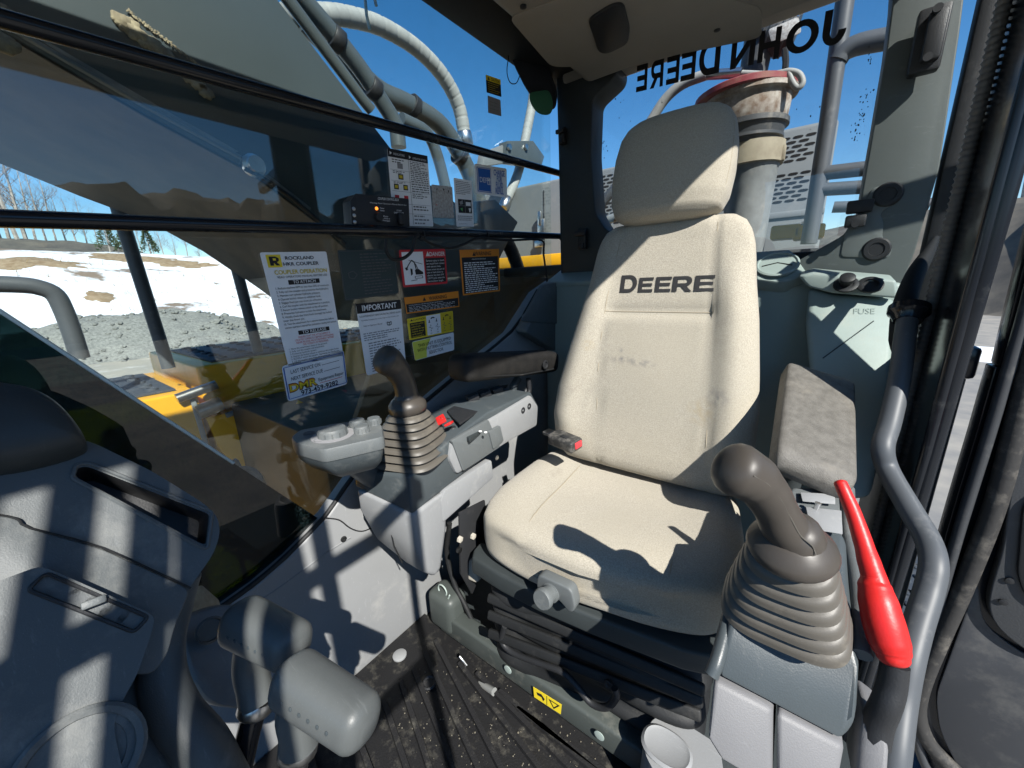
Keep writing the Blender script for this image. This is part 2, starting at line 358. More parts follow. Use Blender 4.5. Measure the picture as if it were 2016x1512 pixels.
GLT = glass('tinted grimy glass', (0.075, 0.125, 0.128), 1.0, 0.7, 260, (0.04, 0.075, 0.08))
FRM = mat('dirty frame shade brown', (0.085, 0.06, 0.025), 0.6, c2=(0.04, 0.033, 0.022), vs=3, dust=0.3, ds=5, dcol=(0.11, 0.085, 0.05))  # brown mixes the boom's shade into the dirty yellow frame paint
RAILP = mat('grey green paint', (0.062, 0.072, 0.068), 0.45, var=0.15, vs=6, dust=0.35, ds=12, dcol=(0.3, 0.29, 0.25))
LEV = mat('lever rubber', (0.092, 0.10, 0.10), 0.42, scuff=.3, var=0.12, vs=14, bump=0.1, bs=500)
CLEAR = mat('smoked film', (0.03, 0.05, 0.05), 0.5)
# ------------------------------------------------------------------ the quarry outside
from mathutils import noise as mn
GZ = -1.90
def fbm(x, y, z=0.0, o=5):
    s = 0; a = 1; f = 1
    for _ in range(o):
        s += a * mn.noise(Vector((x * f, y * f, z))); a *= 0.5; f *= 2.03
    return s
def sst(t): t = max(0.0, min(1.0, t)); return t * t * (3 - 2 * t)
GRAVEL = mat('quarry gravel', (0.27, 0.255, 0.225), 0.95, c2=(0.17, 0.17, 0.165), vs=1.3, bump=1.0, bs=6, det=12)
ROAD = mat('packed dirt road', (0.36, 0.325, 0.255), 0.95, c2=(0.27, 0.26, 0.225), vs=0.35, bump=0.6, bs=10, det=10, dust=0.3, ds=0.8, dcol=(0.75, 0.77, 0.8))
STONE = mat('crushed stone', (0.235, 0.24, 0.22), 0.95, c2=(0.13, 0.132, 0.122), vs=9, bump=1.0, bs=14, det=10)
ROCK = mat('quarry rock', (0.12, 0.11, 0.092), 0.95, c2=(0.055, 0.054, 0.052), vs=0.5, bump=1.0, bs=3, det=12, dust=0.25, ds=0.3, dcol=(0.21, 0.165, 0.105))
SNOW = mat('old snow', (0.74, 0.77, 0.82), 0.6, var=0.12, vs=0.7, bump=0.7, bs=3)
soil(SNOW, (0.17, 0.12, 0.075), 0.15, 0.56, 0.61, 0.95)
soil(SNOW, (0.45, 0.44, 0.41), 1.6, 0.6, 0.9, 0.5)
BARK = mat('grey bark', (0.21, 0.185, 0.165), 0.9, c2=(0.36, 0.34, 0.31), vs=3)
TWIG = mat('bare twigs', (0.17, 0.14, 0.125), 0.9)
PINE = mat('pine needles', (0.05, 0.075, 0.03), 0.8, var=0.4, vs=3)
DRY = mat('dry grass', (0.27, 0.19, 0.09), 0.9)

def sheet(name, x0, x1, y0, y1, nx, ny, fn, m):
    vs = []; fs = []
    for i in range(nx + 1):
        for j in range(ny + 1):
            x = x0 + (x1 - x0) * i / nx; y = y0 + (y1 - y0) * j / ny; vs.append((x, y, fn(x, y)))
    for i in range(nx):
        for j in range(ny):
            a = i * (ny + 1) + j; fs.append((a, a + ny + 1, a + ny + 2, a + 1))
    me = bpy.data.meshes.new(name); me.from_pydata(vs, [], fs); fin(me, True, 60)
    o = link(name, me, m); o['kind'] = 'structure'; return o
sheet('ground', -900, 900, -900, 900, 8, 8, lambda x, y: GZ, GRAVEL)
sheet('dirt_road', 8, 27, -120, 80, 20, 60, lambda x, y: GZ + 0.02 + 0.05 * fbm(x * .2, y * .1), ROAD)
CREST = at(200, 492, x=55).z
def snow_h(x, y):
    e = 28.0 + 2.0 * fbm(y * 0.07, 3.1)
    t = sst((x - e) / 30.0)
    return GZ - 0.12 + (CREST - GZ) * (0.35 * sst((x - e) / 8.0) * (1 - t) * 0.4 + t) + 0.55 * fbm(x * .09, y * .09) * sst((x - e) / 6) + 0.06 * fbm(x * .6, y * .6)
sheet('snow_hill', 24, 130, -110, 70, 130, 170, snow_h, SNOW)
# quarry rim: a ring of rock round the left and the rear
def rim():
    vs = []; fs = []; NA, NR = 260, 34; rr = [30 + 60 * (j / NR) ** 1.3 for j in range(NR + 1)]
    for i in range(NA + 1):
        az = math.radians(-30 + 250 * i / NA)        # 0 = -Y, 90 = -X
        dx, dy = -math.sin(az), -math.cos(az)
        base = 37 + 5 * fbm(i * .04, 7.0); top = 7.4 + 2.2 * fbm(i * .03, 1.7, 0, 3) + 2.2 * math.sin(az * 1.4)
        top *= 1 + 0.28 * sst((az - .5) / .7) * (1 - sst((az - 2.6) / .6))
        if az < 0: top *= max(0.15, 1 + az * 2.2)
        for j, r in enumerate(rr):
            x, y = dx * r, dy * r
            s = (r - base) / 7.0; st = sst(s)
            z = GZ - 0.25 + top * (0.75 * st + 0.25 * (math.floor(st * 4 + 0.4 * fbm(x * .2, y * .2)) / 4)) + sst((r - base) / 4) * (1.0 * fbm(x * .13, y * .13) + 0.35 * fbm(x * .7, y * .7))
            if r > base + 8: z += (r - base - 8) * 0.06
            vs.append((x, y, z))
    for i in range(NA):
        for j in range(NR):
            a = i * (NR + 1) + j; fs.append((a, a + NR + 1, a + NR + 2, a + 1))
    me = bpy.data.meshes.new('quarry_rim'); me.from_pydata(vs, [], fs); fin(me, True, 30)
    o = link('quarry_rim', me, ROCK); o['kind'] = 'structure'
rim()
# crushed stone pile at the foot of the snow slope
def mound(name, c, rx, ry, h, m, seed, n=46, flat=1.0):
    vs = []; fs = []
    for i in range(n + 1):
        for j in range(n + 1):
            u = -1 + 2 * i / n; v = -1 + 2 * j / n; r = math.sqrt(u * u + v * v) + 0.22 * fbm(u * 2 + seed, v * 2)
            z = h * max(0.0, 1 - r) ** flat * 1.15
            z = min(z, h * (0.85 + 0.15 * fbm(u * 3, v * 3 + seed))) + 0.05 * h * fbm(u * 7, v * 7 + seed)
            vs.append((c[0] + u * rx, c[1] + v * ry, c[2] + z - 0.05))
    for i in range(n):
        for j in range(n):
            a = i * (n + 1) + j; fs.append((a, a + n + 1, a + n + 2, a + 1))
    me = bpy.data.meshes.new(name); me.from_pydata(vs, [], fs); fin(me, True, 60)
    return link(name, me, m)
pc = at(290, 690, x=30.5)
tag(mound('gravel_pile', (31.0, pc.y, GZ), 5.5, 7.6, 2.35, STONE, 2.0, flat=0.8), 'long grey crushed stone pile at the foot of the snowy slope', 'gravel pile')
pc2 = at(640, 660, x=30)
tag(mound('gravel_pile', (31.5, pc2.y - 2, GZ), 3.0, 3.4, 1.2, STONE, 9.0), 'small grey stone heap half hidden behind the boom at the roadside', 'gravel pile')
# rocky ledge on the crest
tag(mound('rock_ledge', (66, at(40, 500, x=66).y + 9, CREST - 1.6), 9, 24, 3.6, ROCK, 5.0, n=60, flat=0.45), 'brown rocky ledge with dry grass on top of the snowy slope', 'rock')
# snow strip by the roadside on the door side
tag(mound('snow_strip', (at(1945, 700, z=GZ).x, at(1945, 700, z=GZ).y, GZ), 9, 1.6, 0.30, SNOW, 4.0, n=30, flat=0.5), 'low strip of snow lying on the gravel before the rock face', 'snow')

def stones():
    bm = bmesh.new(); rg = random.Random(21)
    for k in range(700):
        u = rg.uniform(-1, 1); v = rg.uniform(-1, 1)
        if u * u + v * v > .9: continue
        x = 31.0 + u * 5.5; y = pc.y + v * 7.6; hit = PILE(x, y)
        s = rg.uniform(.05, .16) * (2.0 if rg.random() < .05 else 1)
        b2 = bmesh.new(); bmesh.ops.create_icosphere(b2, subdivisions=1, radius=s)
        for q in b2.verts: q.co = Vector((q.co.x * rg.uniform(.7, 1.2), q.co.y * rg.uniform(.7, 1.2), q.co.z * rg.uniform(.5, .9))) + Vector((x, y, hit + s * .2))
        me = bpy.data.meshes.new('t'); b2.to_mesh(me); b2.free(); bm.from_mesh(me); bpy.data.meshes.remove(me)
    o = link('loose_stones', bm_mesh(bm, 'loose_stones', False), STONE); o['kind'] = 'stuff'; o['label'] = 'loose broken stones strewn over the grey gravel pile'; o['category'] = 'stones'
def PILE(x, y):
    u = (x - 31.0) / 5.5; v = (y - pc.y) / 7.6; r = math.sqrt(u * u + v * v) + 0.22 * fbm(u * 2 + 2.0, v * 2); h = 2.35
    z = h * max(0.0, 1 - r) ** .8 * 1.15; z = min(z, h * (0.85 + 0.15 * fbm(u * 3, v * 3 + 2.0))) + 0.05 * h * fbm(u * 7, v * 7 + 2.0)
    return GZ + z - .05
stones()
# bare brown ground showing through the snow
def patch(px, py, rx, ry, label, seed):
    d = RC @ Vector((px - PCX, py - PCY, FPX)); t = 30.0 / d.x; best = None
    for k in range(400):
        p = CAM + d * (t * (1 + k * .006))
        if p.z < snow_h(p.x, p.y): best = p; break
    if best is None: return
    vs = [(best.x, best.y, snow_h(best.x, best.y) + .10)]; fs = []; n = 40; rings = 5
    for j in range(1, rings + 1):
        for i in range(n):
            a = 2 * math.pi * i / n; k = j / rings * (1 + .55 * fbm(math.cos(a) * 1.7 + seed, math.sin(a) * 1.7))
            x = best.x + math.cos(a) * rx * k; y = best.y + math.sin(a) * ry * k; vs.append((x, y, snow_h(x, y) + .10 * (1 - (j / rings) ** 2) + .02 * fbm(x * 3, y * 3) - .03 * (j == rings)))
    for i in range(n): fs.append((0, 1 + i, 1 + (i + 1) % n))
    for j in range(rings - 1):
        for i in range(n): a = 1 + j * n; fs.append((a + i, a + n + i, a + n + (i + 1) % n, a + (i + 1) % n))
    me = bpy.data.meshes.new('grass_patch'); me.from_pydata(vs, [], fs); fin(me)
    tag(link('grass_patch', me, GRS), label, 'grass patch', 'brown patches in the snow')
GRS = mat('dead grass', (0.19, 0.13, 0.075), .95, c2=(.30, .23, .15), vs=2.5, bump=1, bs=8)
patch(235, 508, 2.6, 2.2, 'brown patch of dead grass beside the handrail post, high in the snow', 1.0)
patch(300, 512, 2.2, 3.0, 'brown streak of dead grass right of the handrail post, near the boom', 3.0)
patch(195, 583, 1.2, .8, 'small brown spot of grass in the middle of the snow slope', 5.0)
patch(40, 512, 2.0, 4.0, 'wide brown strip of dead grass at the left below the rocky ledge', 7.0)
patch(365, 522, 1.6, 2.4, 'thin brown patch of grass close to the lower boom edge', 9.0)
# dry weeds standing out of the snow
def weeds():
    bm = bmesh.new(); rg = random.Random(5)
    for k in range(110):
        x = rg.uniform(33, 50); y = rg.uniform(-22, 4); z = snow_h(x, y)
        for q in range(rg.randint(3, 7)):
            a = rg.uniform(0, 6.3); l = rg.uniform(0.15, 0.6); p = Vector((x + rg.uniform(-.3, .3), y + rg.uniform(-.3, .3), z - 0.05))
            add_tube(bm, [p, p + Vector((math.cos(a) * .6 * l, math.sin(a) * .6 * l, l))], [0.012, 0.005], 3)
    o = link('dry_weeds', bm_mesh(bm, 'dry_weeds'), DRY); o['kind'] = 'stuff'; o['label'] = 'thin dry weeds poking out of the snow slope'; o['category'] = 'weeds'
weeds()

# bare trees
def bare_tree(seed, h):
    rg = random.Random(seed); bt = bmesh.new(); bc = bmesh.new()
    pts = [Vector((0, 0, -0.3))]; lean = Vector((rg.uniform(-.06, .06), rg.uniform(-.06, .06), 1))
    n = 9
    for i in range(n): pts.append(pts[-1] + Vector((lean.x + rg.uniform(-.05, .05), lean.y + rg.uniform(-.05, .05), 1)) * (h / n))
    rad = [0.15 * (1 - i / (n + 1)) + 0.012 for i in range(n + 1)]
    add_tube(bt, pts, rad, 6)
    def branch(p, d, l, r, lev):
        k = 4; q = [p]; dd = d.copy()
        for _ in range(k):
            dd = (dd + Vector((rg.uniform(-.25, .25), rg.uniform(-.25, .25), rg.uniform(0, .28)))).normalized(); q.append(q[-1] + dd * l / k)
        add_tube(bc, q, [r * (1 - .8 * i / k) for i in range(k + 1)], 3, cap=False)
        if lev > 0:
            for _ in range(5 if lev > 1 else 4):
                i = rg.randint(1, k); a = rg.uniform(0, 6.28)
                nd = (dd + Vector((math.cos(a), math.sin(a), rg.uniform(-.1, .6))) * 0.9).normalized()
                branch(q[i], nd, l * rg.uniform(.4, .62), r * .5, lev - 1)
    for i in range(26):
        t = rg.uniform(.32, .98); j = min(int(t * n), n - 1); p = pts[j].lerp(pts[j + 1], t * n - j); a = rg.uniform(0, 6.28)
        branch(p, Vector((math.cos(a), math.sin(a), rg.uniform(.4, 1.1))).normalized(), h * rg.uniform(.13, .26) * (1.25 - t * .7), 0.042 * (1.2 - t), 2)
    return bm_mesh(bt, 'trunk'), bm_mesh(bc, 'crown')
protos = [bare_tree(11 + s, 9.5 + s) for s in range(4)]
rt = random.Random(3)
tree_px = [(-20, 1.1), (12, .9), (30, 1.15), (46, 1.25), (62, 1.2), (80, 1.0), (98, .85), (118, .75), (138, .7), (158, .6), (178, .58), (200, .55), (222, .55), (243, .5), (262, .5), (283, .5), (303, .45), (322, .5), (345, .45), (368, .4), (392, .4)]
ORD = 'first second third fourth fifth sixth seventh eighth ninth tenth eleventh twelfth thirteenth fourteenth fifteenth sixteenth seventeenth eighteenth nineteenth twentieth twenty-first'.split()
for i, (px, s) in enumerate(tree_px):
    X = rt.uniform(64, 78); b = at(px, 500, x=X)
    t = thing('bare_tree', f'bare grey tree on the snowy crest, {ORD[i]} from the left edge of the photo', 'tree', (X, b.y, snow_h(X, b.y) + (1.2 if px < 200 else 0.0)), 'bare trees on the crest of the snowy hill')
    tr, cr = protos[i % 4]
    for nm, me, mm in (('trunk', tr, BARK), ('crown', cr, TWIG)):
        if not me.materials: me.materials.append(mm)
        o = bpy.data.objects.new(nm, me); COL.objects.link(o); o.parent = t
    t.rotation_euler.z = rt.uniform(0, 6.28); t.scale = (s, s, s)
for i, (px, X, s) in enumerate([(1700, -9, .8), (1672, -6, .8), (1990, -16, 1.0), (2010, -17.5, .9)]):
    b = at(px, 480, y=-52)
    t = thing('bare_tree', ['bare tree seen between the rear railing and the window edge', 'small bare tree behind the railing pipe outside the rear window', 'bare tree above the rock face by the open door', 'faint bare tree at the right edge above the rock face'][i], 'tree', (b.x, -52, GZ + (0 if i < 2 else 7.0)))
    tr, cr = protos[(i + 1) % 4]
    for nm, me in (('trunk', tr), ('crown', cr)):
        o = bpy.data.objects.new(nm, me); COL.objects.link(o); o.parent = t
    t.rotation_euler.z = i * 1.3; t.scale = (s, s, s)
# young pines on the crest
def pine(px, X, h, label):
    b = at(px, 480, x=X); z0 = snow_h(X, b.y); rg = random.Random(px)
    t = thing('pine_tree', label, 'tree', (X, b.y, z0), 'young pines on the crest')
    bm = bmesh.new(); add_tube(bm, [(X, b.y, z0 - .3), (X, b.y, z0 + h)], [.09, .02], 6); link('trunk', bm_mesh(bm), BARK, t)
    bm = bmesh.new()
    for k in range(620):
        f = rg.random() ** 0.8; a = rg.uniform(0, 6.28); R = (1 - f) * h * .36 * rg.uniform(.35, 1.05) + .08
        p = Vector((X + math.cos(a) * R, b.y + math.sin(a) * R, z0 + .25 + f * (h - .2) - R * .15)); l = rg.uniform(.12, .3)
        d = Vector((math.cos(a), math.sin(a), rg.uniform(.0, .7))).normalized(); s = d.orthogonal().normalized() * l * .35
        q = [bm.verts.new(p - s), bm.verts.new(p + s), bm.verts.new(p + d * l)]; bm.faces.new(q)
    link('crown', bm_mesh(bm, 'crown', False), PINE, t)
pine(213, 58, 2.9, 'young green pine left of the handrail post, on the crest')
pine(247, 58, 2.6, 'young green pine right behind the handrail post, on the crest')
pine(292, 58, 2.3, 'small green pine beside the boom edge, on the crest')
# ------------------------------------------------------------------ the cab shell
XG, XW, XB = 0.885, 0.84, 0.835
YRG = -1.47
FLOOR = 0.10
cab = thing('excavator_cab', 'excavator cab shell with beige roof lining, dark pillars and large windows', 'cab', (0.3, -0.55, 0.0))
box('roof_shell', (0.315, -0.46, 1.92), (1.17, 2.24, 0.15), PLD, cab, bev=0.04)
liner = box('roof_lining', (0.2625, -0.49, 1.795), (0.855, 1.80, 0.10), LINER, cab, bev=0.03, seg=4)
# raised rear corner of the lining and the speaker grille
plate('lining_step', rnd(ats([(1000, 30), (1085, 128), (1215, 128), (1500, 70), (1500, 10), (1250, -60)], z=1.748), .03), (0, 0, -0.006), LINER, liner, bev=0.002)
sp = plate('speaker_grille', rnd(ats([(1157, 42), (1205, 12), (1228, 10), (1240, 60), (1236, 88), (1195, 108), (1178, 104)], z=1.735), .02), (0, 0, 0.012), BLKM, liner, bev=0.003)
for p in [(1030, 12), (1412, 58)]:
    lathe('trim_clip', [(0.008, 0), (0.008, .003), (0.003, .005)], at(*p, z=1.743), (0, 0, -1), BLKM, liner, n=14)
# side rail above the right window
plate('side_rail', [V(0.69, y, z) for y, z in [(-1.5, 1.80), (0.45, 1.80), (0.45, 1.72), (-1.5, 1.72)]], (0.0, 0, 0), BLKM, cab) if False else None
box('side_rail', (0.80, -0.52, 1.840), (0.19, 1.98, 0.05), PURE, cab, bev=0.012)
box('rear_header', (0.32, -1.465, 1.82), (0.95, 0.12, 0.06), LINER, cab, bev=0.012)
box('door_header', (-0.24, -0.22, 1.86), (0.06, 1.62, 0.07), PLD, cab, bev=0.012)
# front of the cab (behind the camera): pillars, header and lower frame
box('front_header', (0.315, 0.62, 1.80), (1.17, 0.07, 0.10), PLD, cab, bev=0.012)
tube('front_pillar', [(-0.235, 0.365, 1.86), (-0.245, 0.37, 1.2), (-0.25, 0.42, 0.55), (-0.25, 0.48, 0.08)], 0.032, BLKG, cab, n=14, sm=4)
tube('front_pillar', [(0.865, 0.42, 1.80), (0.875, 0.48, 1.2), (0.875, 0.54, 0.55), (0.875, 0.54, 0.08)], 0.032, BLKG, cab, n=14, sm=4)
# barred side guard ahead of the door opening; its bars stripe the dash with shade
sg = thing('window_guard', 'black barred window guard at the front door side of the cab', 'window guard', (-.26, .25, .5))
for y, w in ((.575, .034), (.505, .034), (.438, .034), (.30, .036), (.065, .02)):
    box('guard_upright', (-.262, y, 1.27), (.018, w, 1.30), BLKG, sg, bev=.003)
for z in (1.585, 1.10, .70): box('guard_rail', (-.264, .32, z), (.016, .56, .045), BLKG, sg, bev=.003)
box('front_sill', (.315, .62, .30), (1.14, .06, .50), PLD, cab, bev=.01)
# rear right corner pillar
pr = plate('corner_pillar', rnd(ats([(1093, 100), (1215, 118), (1213, 150), (1166, 195), (1163, 300), (1172, 420), (1192, 452), (1240, 470), (1240, 560), (1104, 560), (1099, 300)], y=-1.42), .02), (0, -0.10, 0), PLD, cab, bev=0.008, seg=3)
# catches on the pillar
def catch(px, py, s, y, nm='window_catch'):
    c = at(px, py, y=y); bm = bmesh.new()
    add_box(bm, c, (.022 * s, .02, .05 * s), None, .003); add_box(bm, c + V(0.004, .014, .012 * s), (.03 * s, .012, .012 * s), None, .002); add_box(bm, c + V(0, .012, -.018 * s), (.014 * s, .012, .014 * s), None, .002)
    return link(nm, bm_mesh(bm), BLKM, pr)
catch(1108, 268, 1.1, -1.41); catch(1147, 470, 1.5, -1.40)
for (px, py) in [(1214, 233), (1214, 363)]:
    pass
# glass
rw = box('side_window', (XG, -0.52, 1.12), (0.005, 1.90, 1.42), GLS, cab, bev=0)
rear = box('rear_window', (0.32, YRG, 1.44), (0.90, 0.005, 0.66), GLR, cab, bev=0)
def place_text(name, s, o, xd, yd, h, m, parent, width=None, bold=0.0, ext=0.0):
    vs, fs, w = text_mesh(s, bold); k = h / CAPH; kx = (width / w) if width else k
    xd = Vector(xd).normalized(); yd = Vector(yd).normalized(); o = Vector(o)
    P = [o + xd * v.x * kx + yd * v.y * k for v in vs]
    return raw(name, P, fs, m, parent, smooth=False)
# lettering on the rear glass, read from outside: large initials, small capitals
lx = at(1662, 84, y=YRG + .004); rx_ = at(1252, 182, y=YRG + .004)
adv = (rx_ - lx); L0 = adv.length; au = adv.normalized()
seq = [('J', 0.0, .088, .09), ('O', .105, .083, .131), ('H', .26, .083, .095), ('N', .37, .083, .112), ('D', .535, .099, .108), ('E', .66, .083, .078), ('E', .748, .083, .072), ('R', .838, .083, .076), ('E', .933, .083, .067)]
dx0 = 0.0
for ch, f, h, w in seq:
    W = w * L0
    gv_, gf_ = glyph(ch); o_ = lx + au * (f * L0)
    raw('lettering', [o_ + au * (a * W) + V(0, 0, b * h * .92) for a, b in gv_], gf_, INK, rear, smooth=False)
# right lower wall under the window
top = ats([(700, 940), (644, 1020), (567, 1100), (501, 1157), (420, 1215), (330, 1270)], x=XW)
poly = [V(XW, -1.5, 0.05), V(XW, -1.5, 1.12)] + ats([(1092, 552), (1060, 575), (1010, 655), (900, 745), (800, 830)], x=XW) + top + [V(XW, .30, .52), V(XW, .30, 0.05)]
wallp = plate('side_wall', poly, (0.05, 0, 0), PLL, cab, bev=0.006, seg=3)
tube('window_seal', [p + V(.004, 0, .004) for p in ats([(1060, 573), (1010, 653), (900, 743), (800, 828), (700, 938), (644, 1018), (567, 1098), (501, 1155), (420, 1213), (330, 1268)], x=XW + .004)], 0.006, BLK, wallp, n=8, sm=3)
# seam and screws of the wall trim
tube('trim_seam', smoothp(ats([(642, 1020), (668, 1024), (690, 1040), (712, 1046), (735, 1038)], x=XW - .0005), 4), 0.0016, BLK, wallp, n=6)
lathe('screw', [(0.0075, 0), (0.0075, .003), (0.004, .0035), (.0035, .001)], at(676, 1061, x=XW), (-1, 0, 0), BLK, wallp, n=14)
tube('trim_edge', smoothp(ats([(690, 1058), (640, 1090), (560, 1150), (500, 1190), (420, 1235)], x=XW - .0008), 3), 0.0018, PLL, wallp, n=6)
# second, grimy tinted pane standing behind the dash
pane = plate('tinted_pane', ats([(-120, 534), (626, 1020), (650, 1012), (567, 1100), (501, 1157), (420, 1215), (330, 1270), (-120, 1350)], x=0.868), (0.005, 0, 0), GLT, cab)
tube('pane_edge_glint', ats([(-120, 534), (300, 808), (460, 912)], x=0.867), 0.0028, mat('pane edge glint', (0.65, 0.75, 0.73), .3), pane, n=6)  # pale colour paints the bright highlight along the pane's upper rim
# guard bars inside the window
for nm, a, b in (('guard_bar', (36 - .277 * 500, .277), 'u'), ('guard_bar', (430 - .0317 * 500, .0317), 'l')):
    p0 = at(-500, a[0], x=XB); p1 = at(1106, a[0] + a[1] * 1606, x=XB)
    g = tube(nm, [p0, p1], 0.0115, BLKG, cab, n=14)
    lathe('bar_foot', [(0.018, 0), (0.018, .006), (0.013, .010), (0.0125, .02)], p1 + V(0, -.012, 0), (0, 1, 0), BLK, g, n=16)
# floor pan
fl = box('floor_pan', (0.30, -0.55, 0.05), (1.10, 2.0, 0.07), PLD, cab, bev=0.004)
# rear left corner trim
lp = plate('corner_trim', rnd(ats([(1762, -60), (1758, 0), (1745, 100), (1718, 260), (1690, 420), (1662, 462), (1600, 497), (1560, 520), (1560, 580), (1765, 585), (1800, 500), (1850, 330), (1890, 60), (1905, -60)], y=-1.36), .012), (0, -0.08, 0), mat('corner trim plastic', (0.095, 0.11, 0.107), .5, scuff=.3, var=.12, vs=4, bump=.1), cab, bev=0.012, seg=3)
for p in [(1748, 383), (1725, 491)]:
    c = at(*p, y=-1.358)
    lathe('trim_plug', [(0.028, 0), (0.028, .002), (0.024, .006), (0.016, .006), (.015, .004), (.002, .004)], c, (0, 1, 0), BLKM, lp, n=22)
plate('trim_recess', rnd(ats([(1718, 368), (1780, 362), (1776, 392), (1732, 418), (1740, 440), (1736, 470), (1758, 480), (1752, 508), (1654, 506), (1664, 455), (1694, 420)], y=-1.357), .012), (0, -.004, 0), mat('recess plastic', (0.135, 0.152, 0.148), .45, var=.1), lp, bev=.002)
c = at(1690, 418, y=-1.35)
bm = bmesh.new(); add_box(bm, c + V(0, .01, .012), (.05, .02, .03), None, .004); add_box(bm, c + V(.004, .018, -.022), (.04, .02, .028), None, .004); add_lathe(bm, [(0.008, 0), (.008, .006)], c + V(.004, .03, -.03), (0, 1, 0), 10)
link('window_catch', bm_mesh(bm), BLKM, lp)
c = at(1828, 82, y=-1.33)
bm = bmesh.new(); add_box(bm, c, (.05, .03, .12), None, .006); add_box(bm, c + V(-.005, .02, .0), (.03, .02, .09), None, .006)
for dz in (-.04, .045): add_lathe(bm, [(0.008, 0), (.008, .006)], c + V(0, .03, dz), (0, 1, 0), 10)
link('latch_plate', bm_mesh(bm), BLKM, lp)
# quarter window between rear corner and door post, with its sticker
qw = box('quarter_window', (-0.245, -1.22, 1.35), (0.005, 0.34, 0.78), GLR, cab, bev=0)
box('quarter_frame', (-0.245, -1.22, 0.93), (0.05, 0.36, 0.06), BLKG, cab, bev=.008)
box('quarter_frame', (-0.235, -1.38, 1.36), (0.04, 0.05, 0.86), BLKM, cab, bev=.008)
box('quarter_panel', (-0.245, -1.29, 0.50), (0.05, 0.42, 0.80), PLD, cab, bev=.008)
# door post
dp = plate('door_post', [V(-.205, -1.07, 1.80), V(-.205, -.90, 1.80), V(-.205, -.895, 1.2), V(-.200, -.90, .6), V(-.195, -.92, 0.06), V(-.195, -1.09, 0.06), V(-.2, -1.08, .8)], (-0.020, 0, 0), BLKG, cab, bev=.008, seg=3)
# ------------------------------------------------------------------ operator seat
TH = math.radians(14.0)
BU = V(0, -math.sin(TH), math.cos(TH)); BN = V(0, math.cos(TH), math.sin(TH)); BP = V(0.0, -0.93, 0.62)
def itp(tab, v):
    for (a, *p), (b, *q) in zip(tab[:-1], tab[1:]):
        if v <= b:
            t = max(0, min(1, (v - a) / (b - a))); return [x + (y - x) * t for x, y in zip(p, q)]
    return list(tab[-1][1:])
#        v      cx     half   thick
BT = [(-.02, .300, .215, .035), (0.0, .301, .238, .05), (.03, .303, .250, .055), (.10, .306, .261, .056), (.18, .305, .258, .056), (.28, .302, .243, .055), (.40, .297, .222, .054),
      (.48, .296, .206, .053), (.57, .297, .194, .052), (.60, .298, .186, .051), (.625, .299, .172, .046), (.64, .300, .152, .036), (.647, .300, .12, .02)]
EXP = 5.0; CRE = .405
def bfront(x, v):
    c, h, t = itp(BT, v); s = max(-.999, min(.999, (x - c) / h)); a = abs(s)
    d = t * (1 - a ** EXP) ** (1 / EXP)
    d += .020 * math.exp(-((a - .80) / .16) ** 2) * sst((v - .0) / .1) * (1 - sst((v - .40) / .18))
    inn = 1 - sst((a - .55) / .08)
    d -= .011 * math.exp(-((v - CRE) / .012) ** 2) * inn + .005 * sst((v - CRE) / .02) * inn * (1 - sst((v - .58) / .05))
    d += .010 * math.exp(-((v - .25) / .12) ** 2) * (1 - a)
    for xs in (.41 + .0 * v, .15): d -= .006 * math.exp(-((x - (seamx(xs, v))) / .006) ** 2)
    return V(x, BP.y, BP.z) + BU * v + BN * (d - .03)
def seamx(xs, v): return (.405 + .03 * math.sin(v * 4.5)) if xs > .3 else (.132 + .085 * v)
def bback(x, v):
    c, h, t = itp(BT, v); s = max(-.999, min(.999, (x - c) / h))
    return V(x, BP.y, BP.z) + BU * v + BN * (-(t + .02) * (1 - abs(s) ** EXP) ** (1 / EXP) - .03)
seat = thing('operator_seat', 'beige fabric operator seat with headrest on a black suspension base', 'seat', (0.30, -0.80, 0.12))
vl = [-.02, -.012, 0, .012, .03] + [.03 + .0125 * i for i in range(1, 45)] + [.592, .604, .615, .625, .633, .64, .647]
secs = []
NF = 44
for v in vl:
    c, h, t = itp(BT, v); loop = []
    for i in range(NF + 1):
        a = math.pi * i / NF; s = math.cos(a); s = math.copysign(abs(s) ** .62, s); loop.append(bfront(c + h * s * .9995, v))
    for i in range(1, 16):
        a = math.pi * i / 16; s = -math.cos(a); s = math.copysign(abs(s) ** .62, s); loop.append(bback(c + h * s * .9995, v))
    secs.append(loop)
back = loft('backrest', secs, FABRIC, seat, ang=60)
for xs in (.41, .15):
    tube('seam', [bfront(seamx(xs, v), v) + BN * .0005 for v in [.0 + .02 * i for i in range(32)]], .0013, SEAM, back, n=6)
tube('seam', [bfront(seamx(.15, CRE) + (seamx(.41, CRE) - seamx(.15, CRE)) * i / 24, CRE) + BN * .0008 for i in range(25)], .0014, SEAM, back, n=6)
# embroidered lettering wraps on the cloth
def let(ch, x0, x1, v0, h):
    vs, fs = glyph(ch)
    P = [bfront(x0 + (x1 - x0) * a, v0 + h * b) + BN * .0018 for a, b in vs]
    return raw('lettering', P, fs, EMB, back, smooth=False)
xs0, xs1 = .400, .172
for ch, a, b, h in [('D', 0, 36, .046), ('E', 40, 70, .038), ('E', 75, 106, .038), ('R', 109, 146, .038), ('E', 150, 185, .038)]:
    let(ch, xs0 + (xs1 - xs0) * a / 185, xs0 + (xs1 - xs0) * b / 185, .455, h)
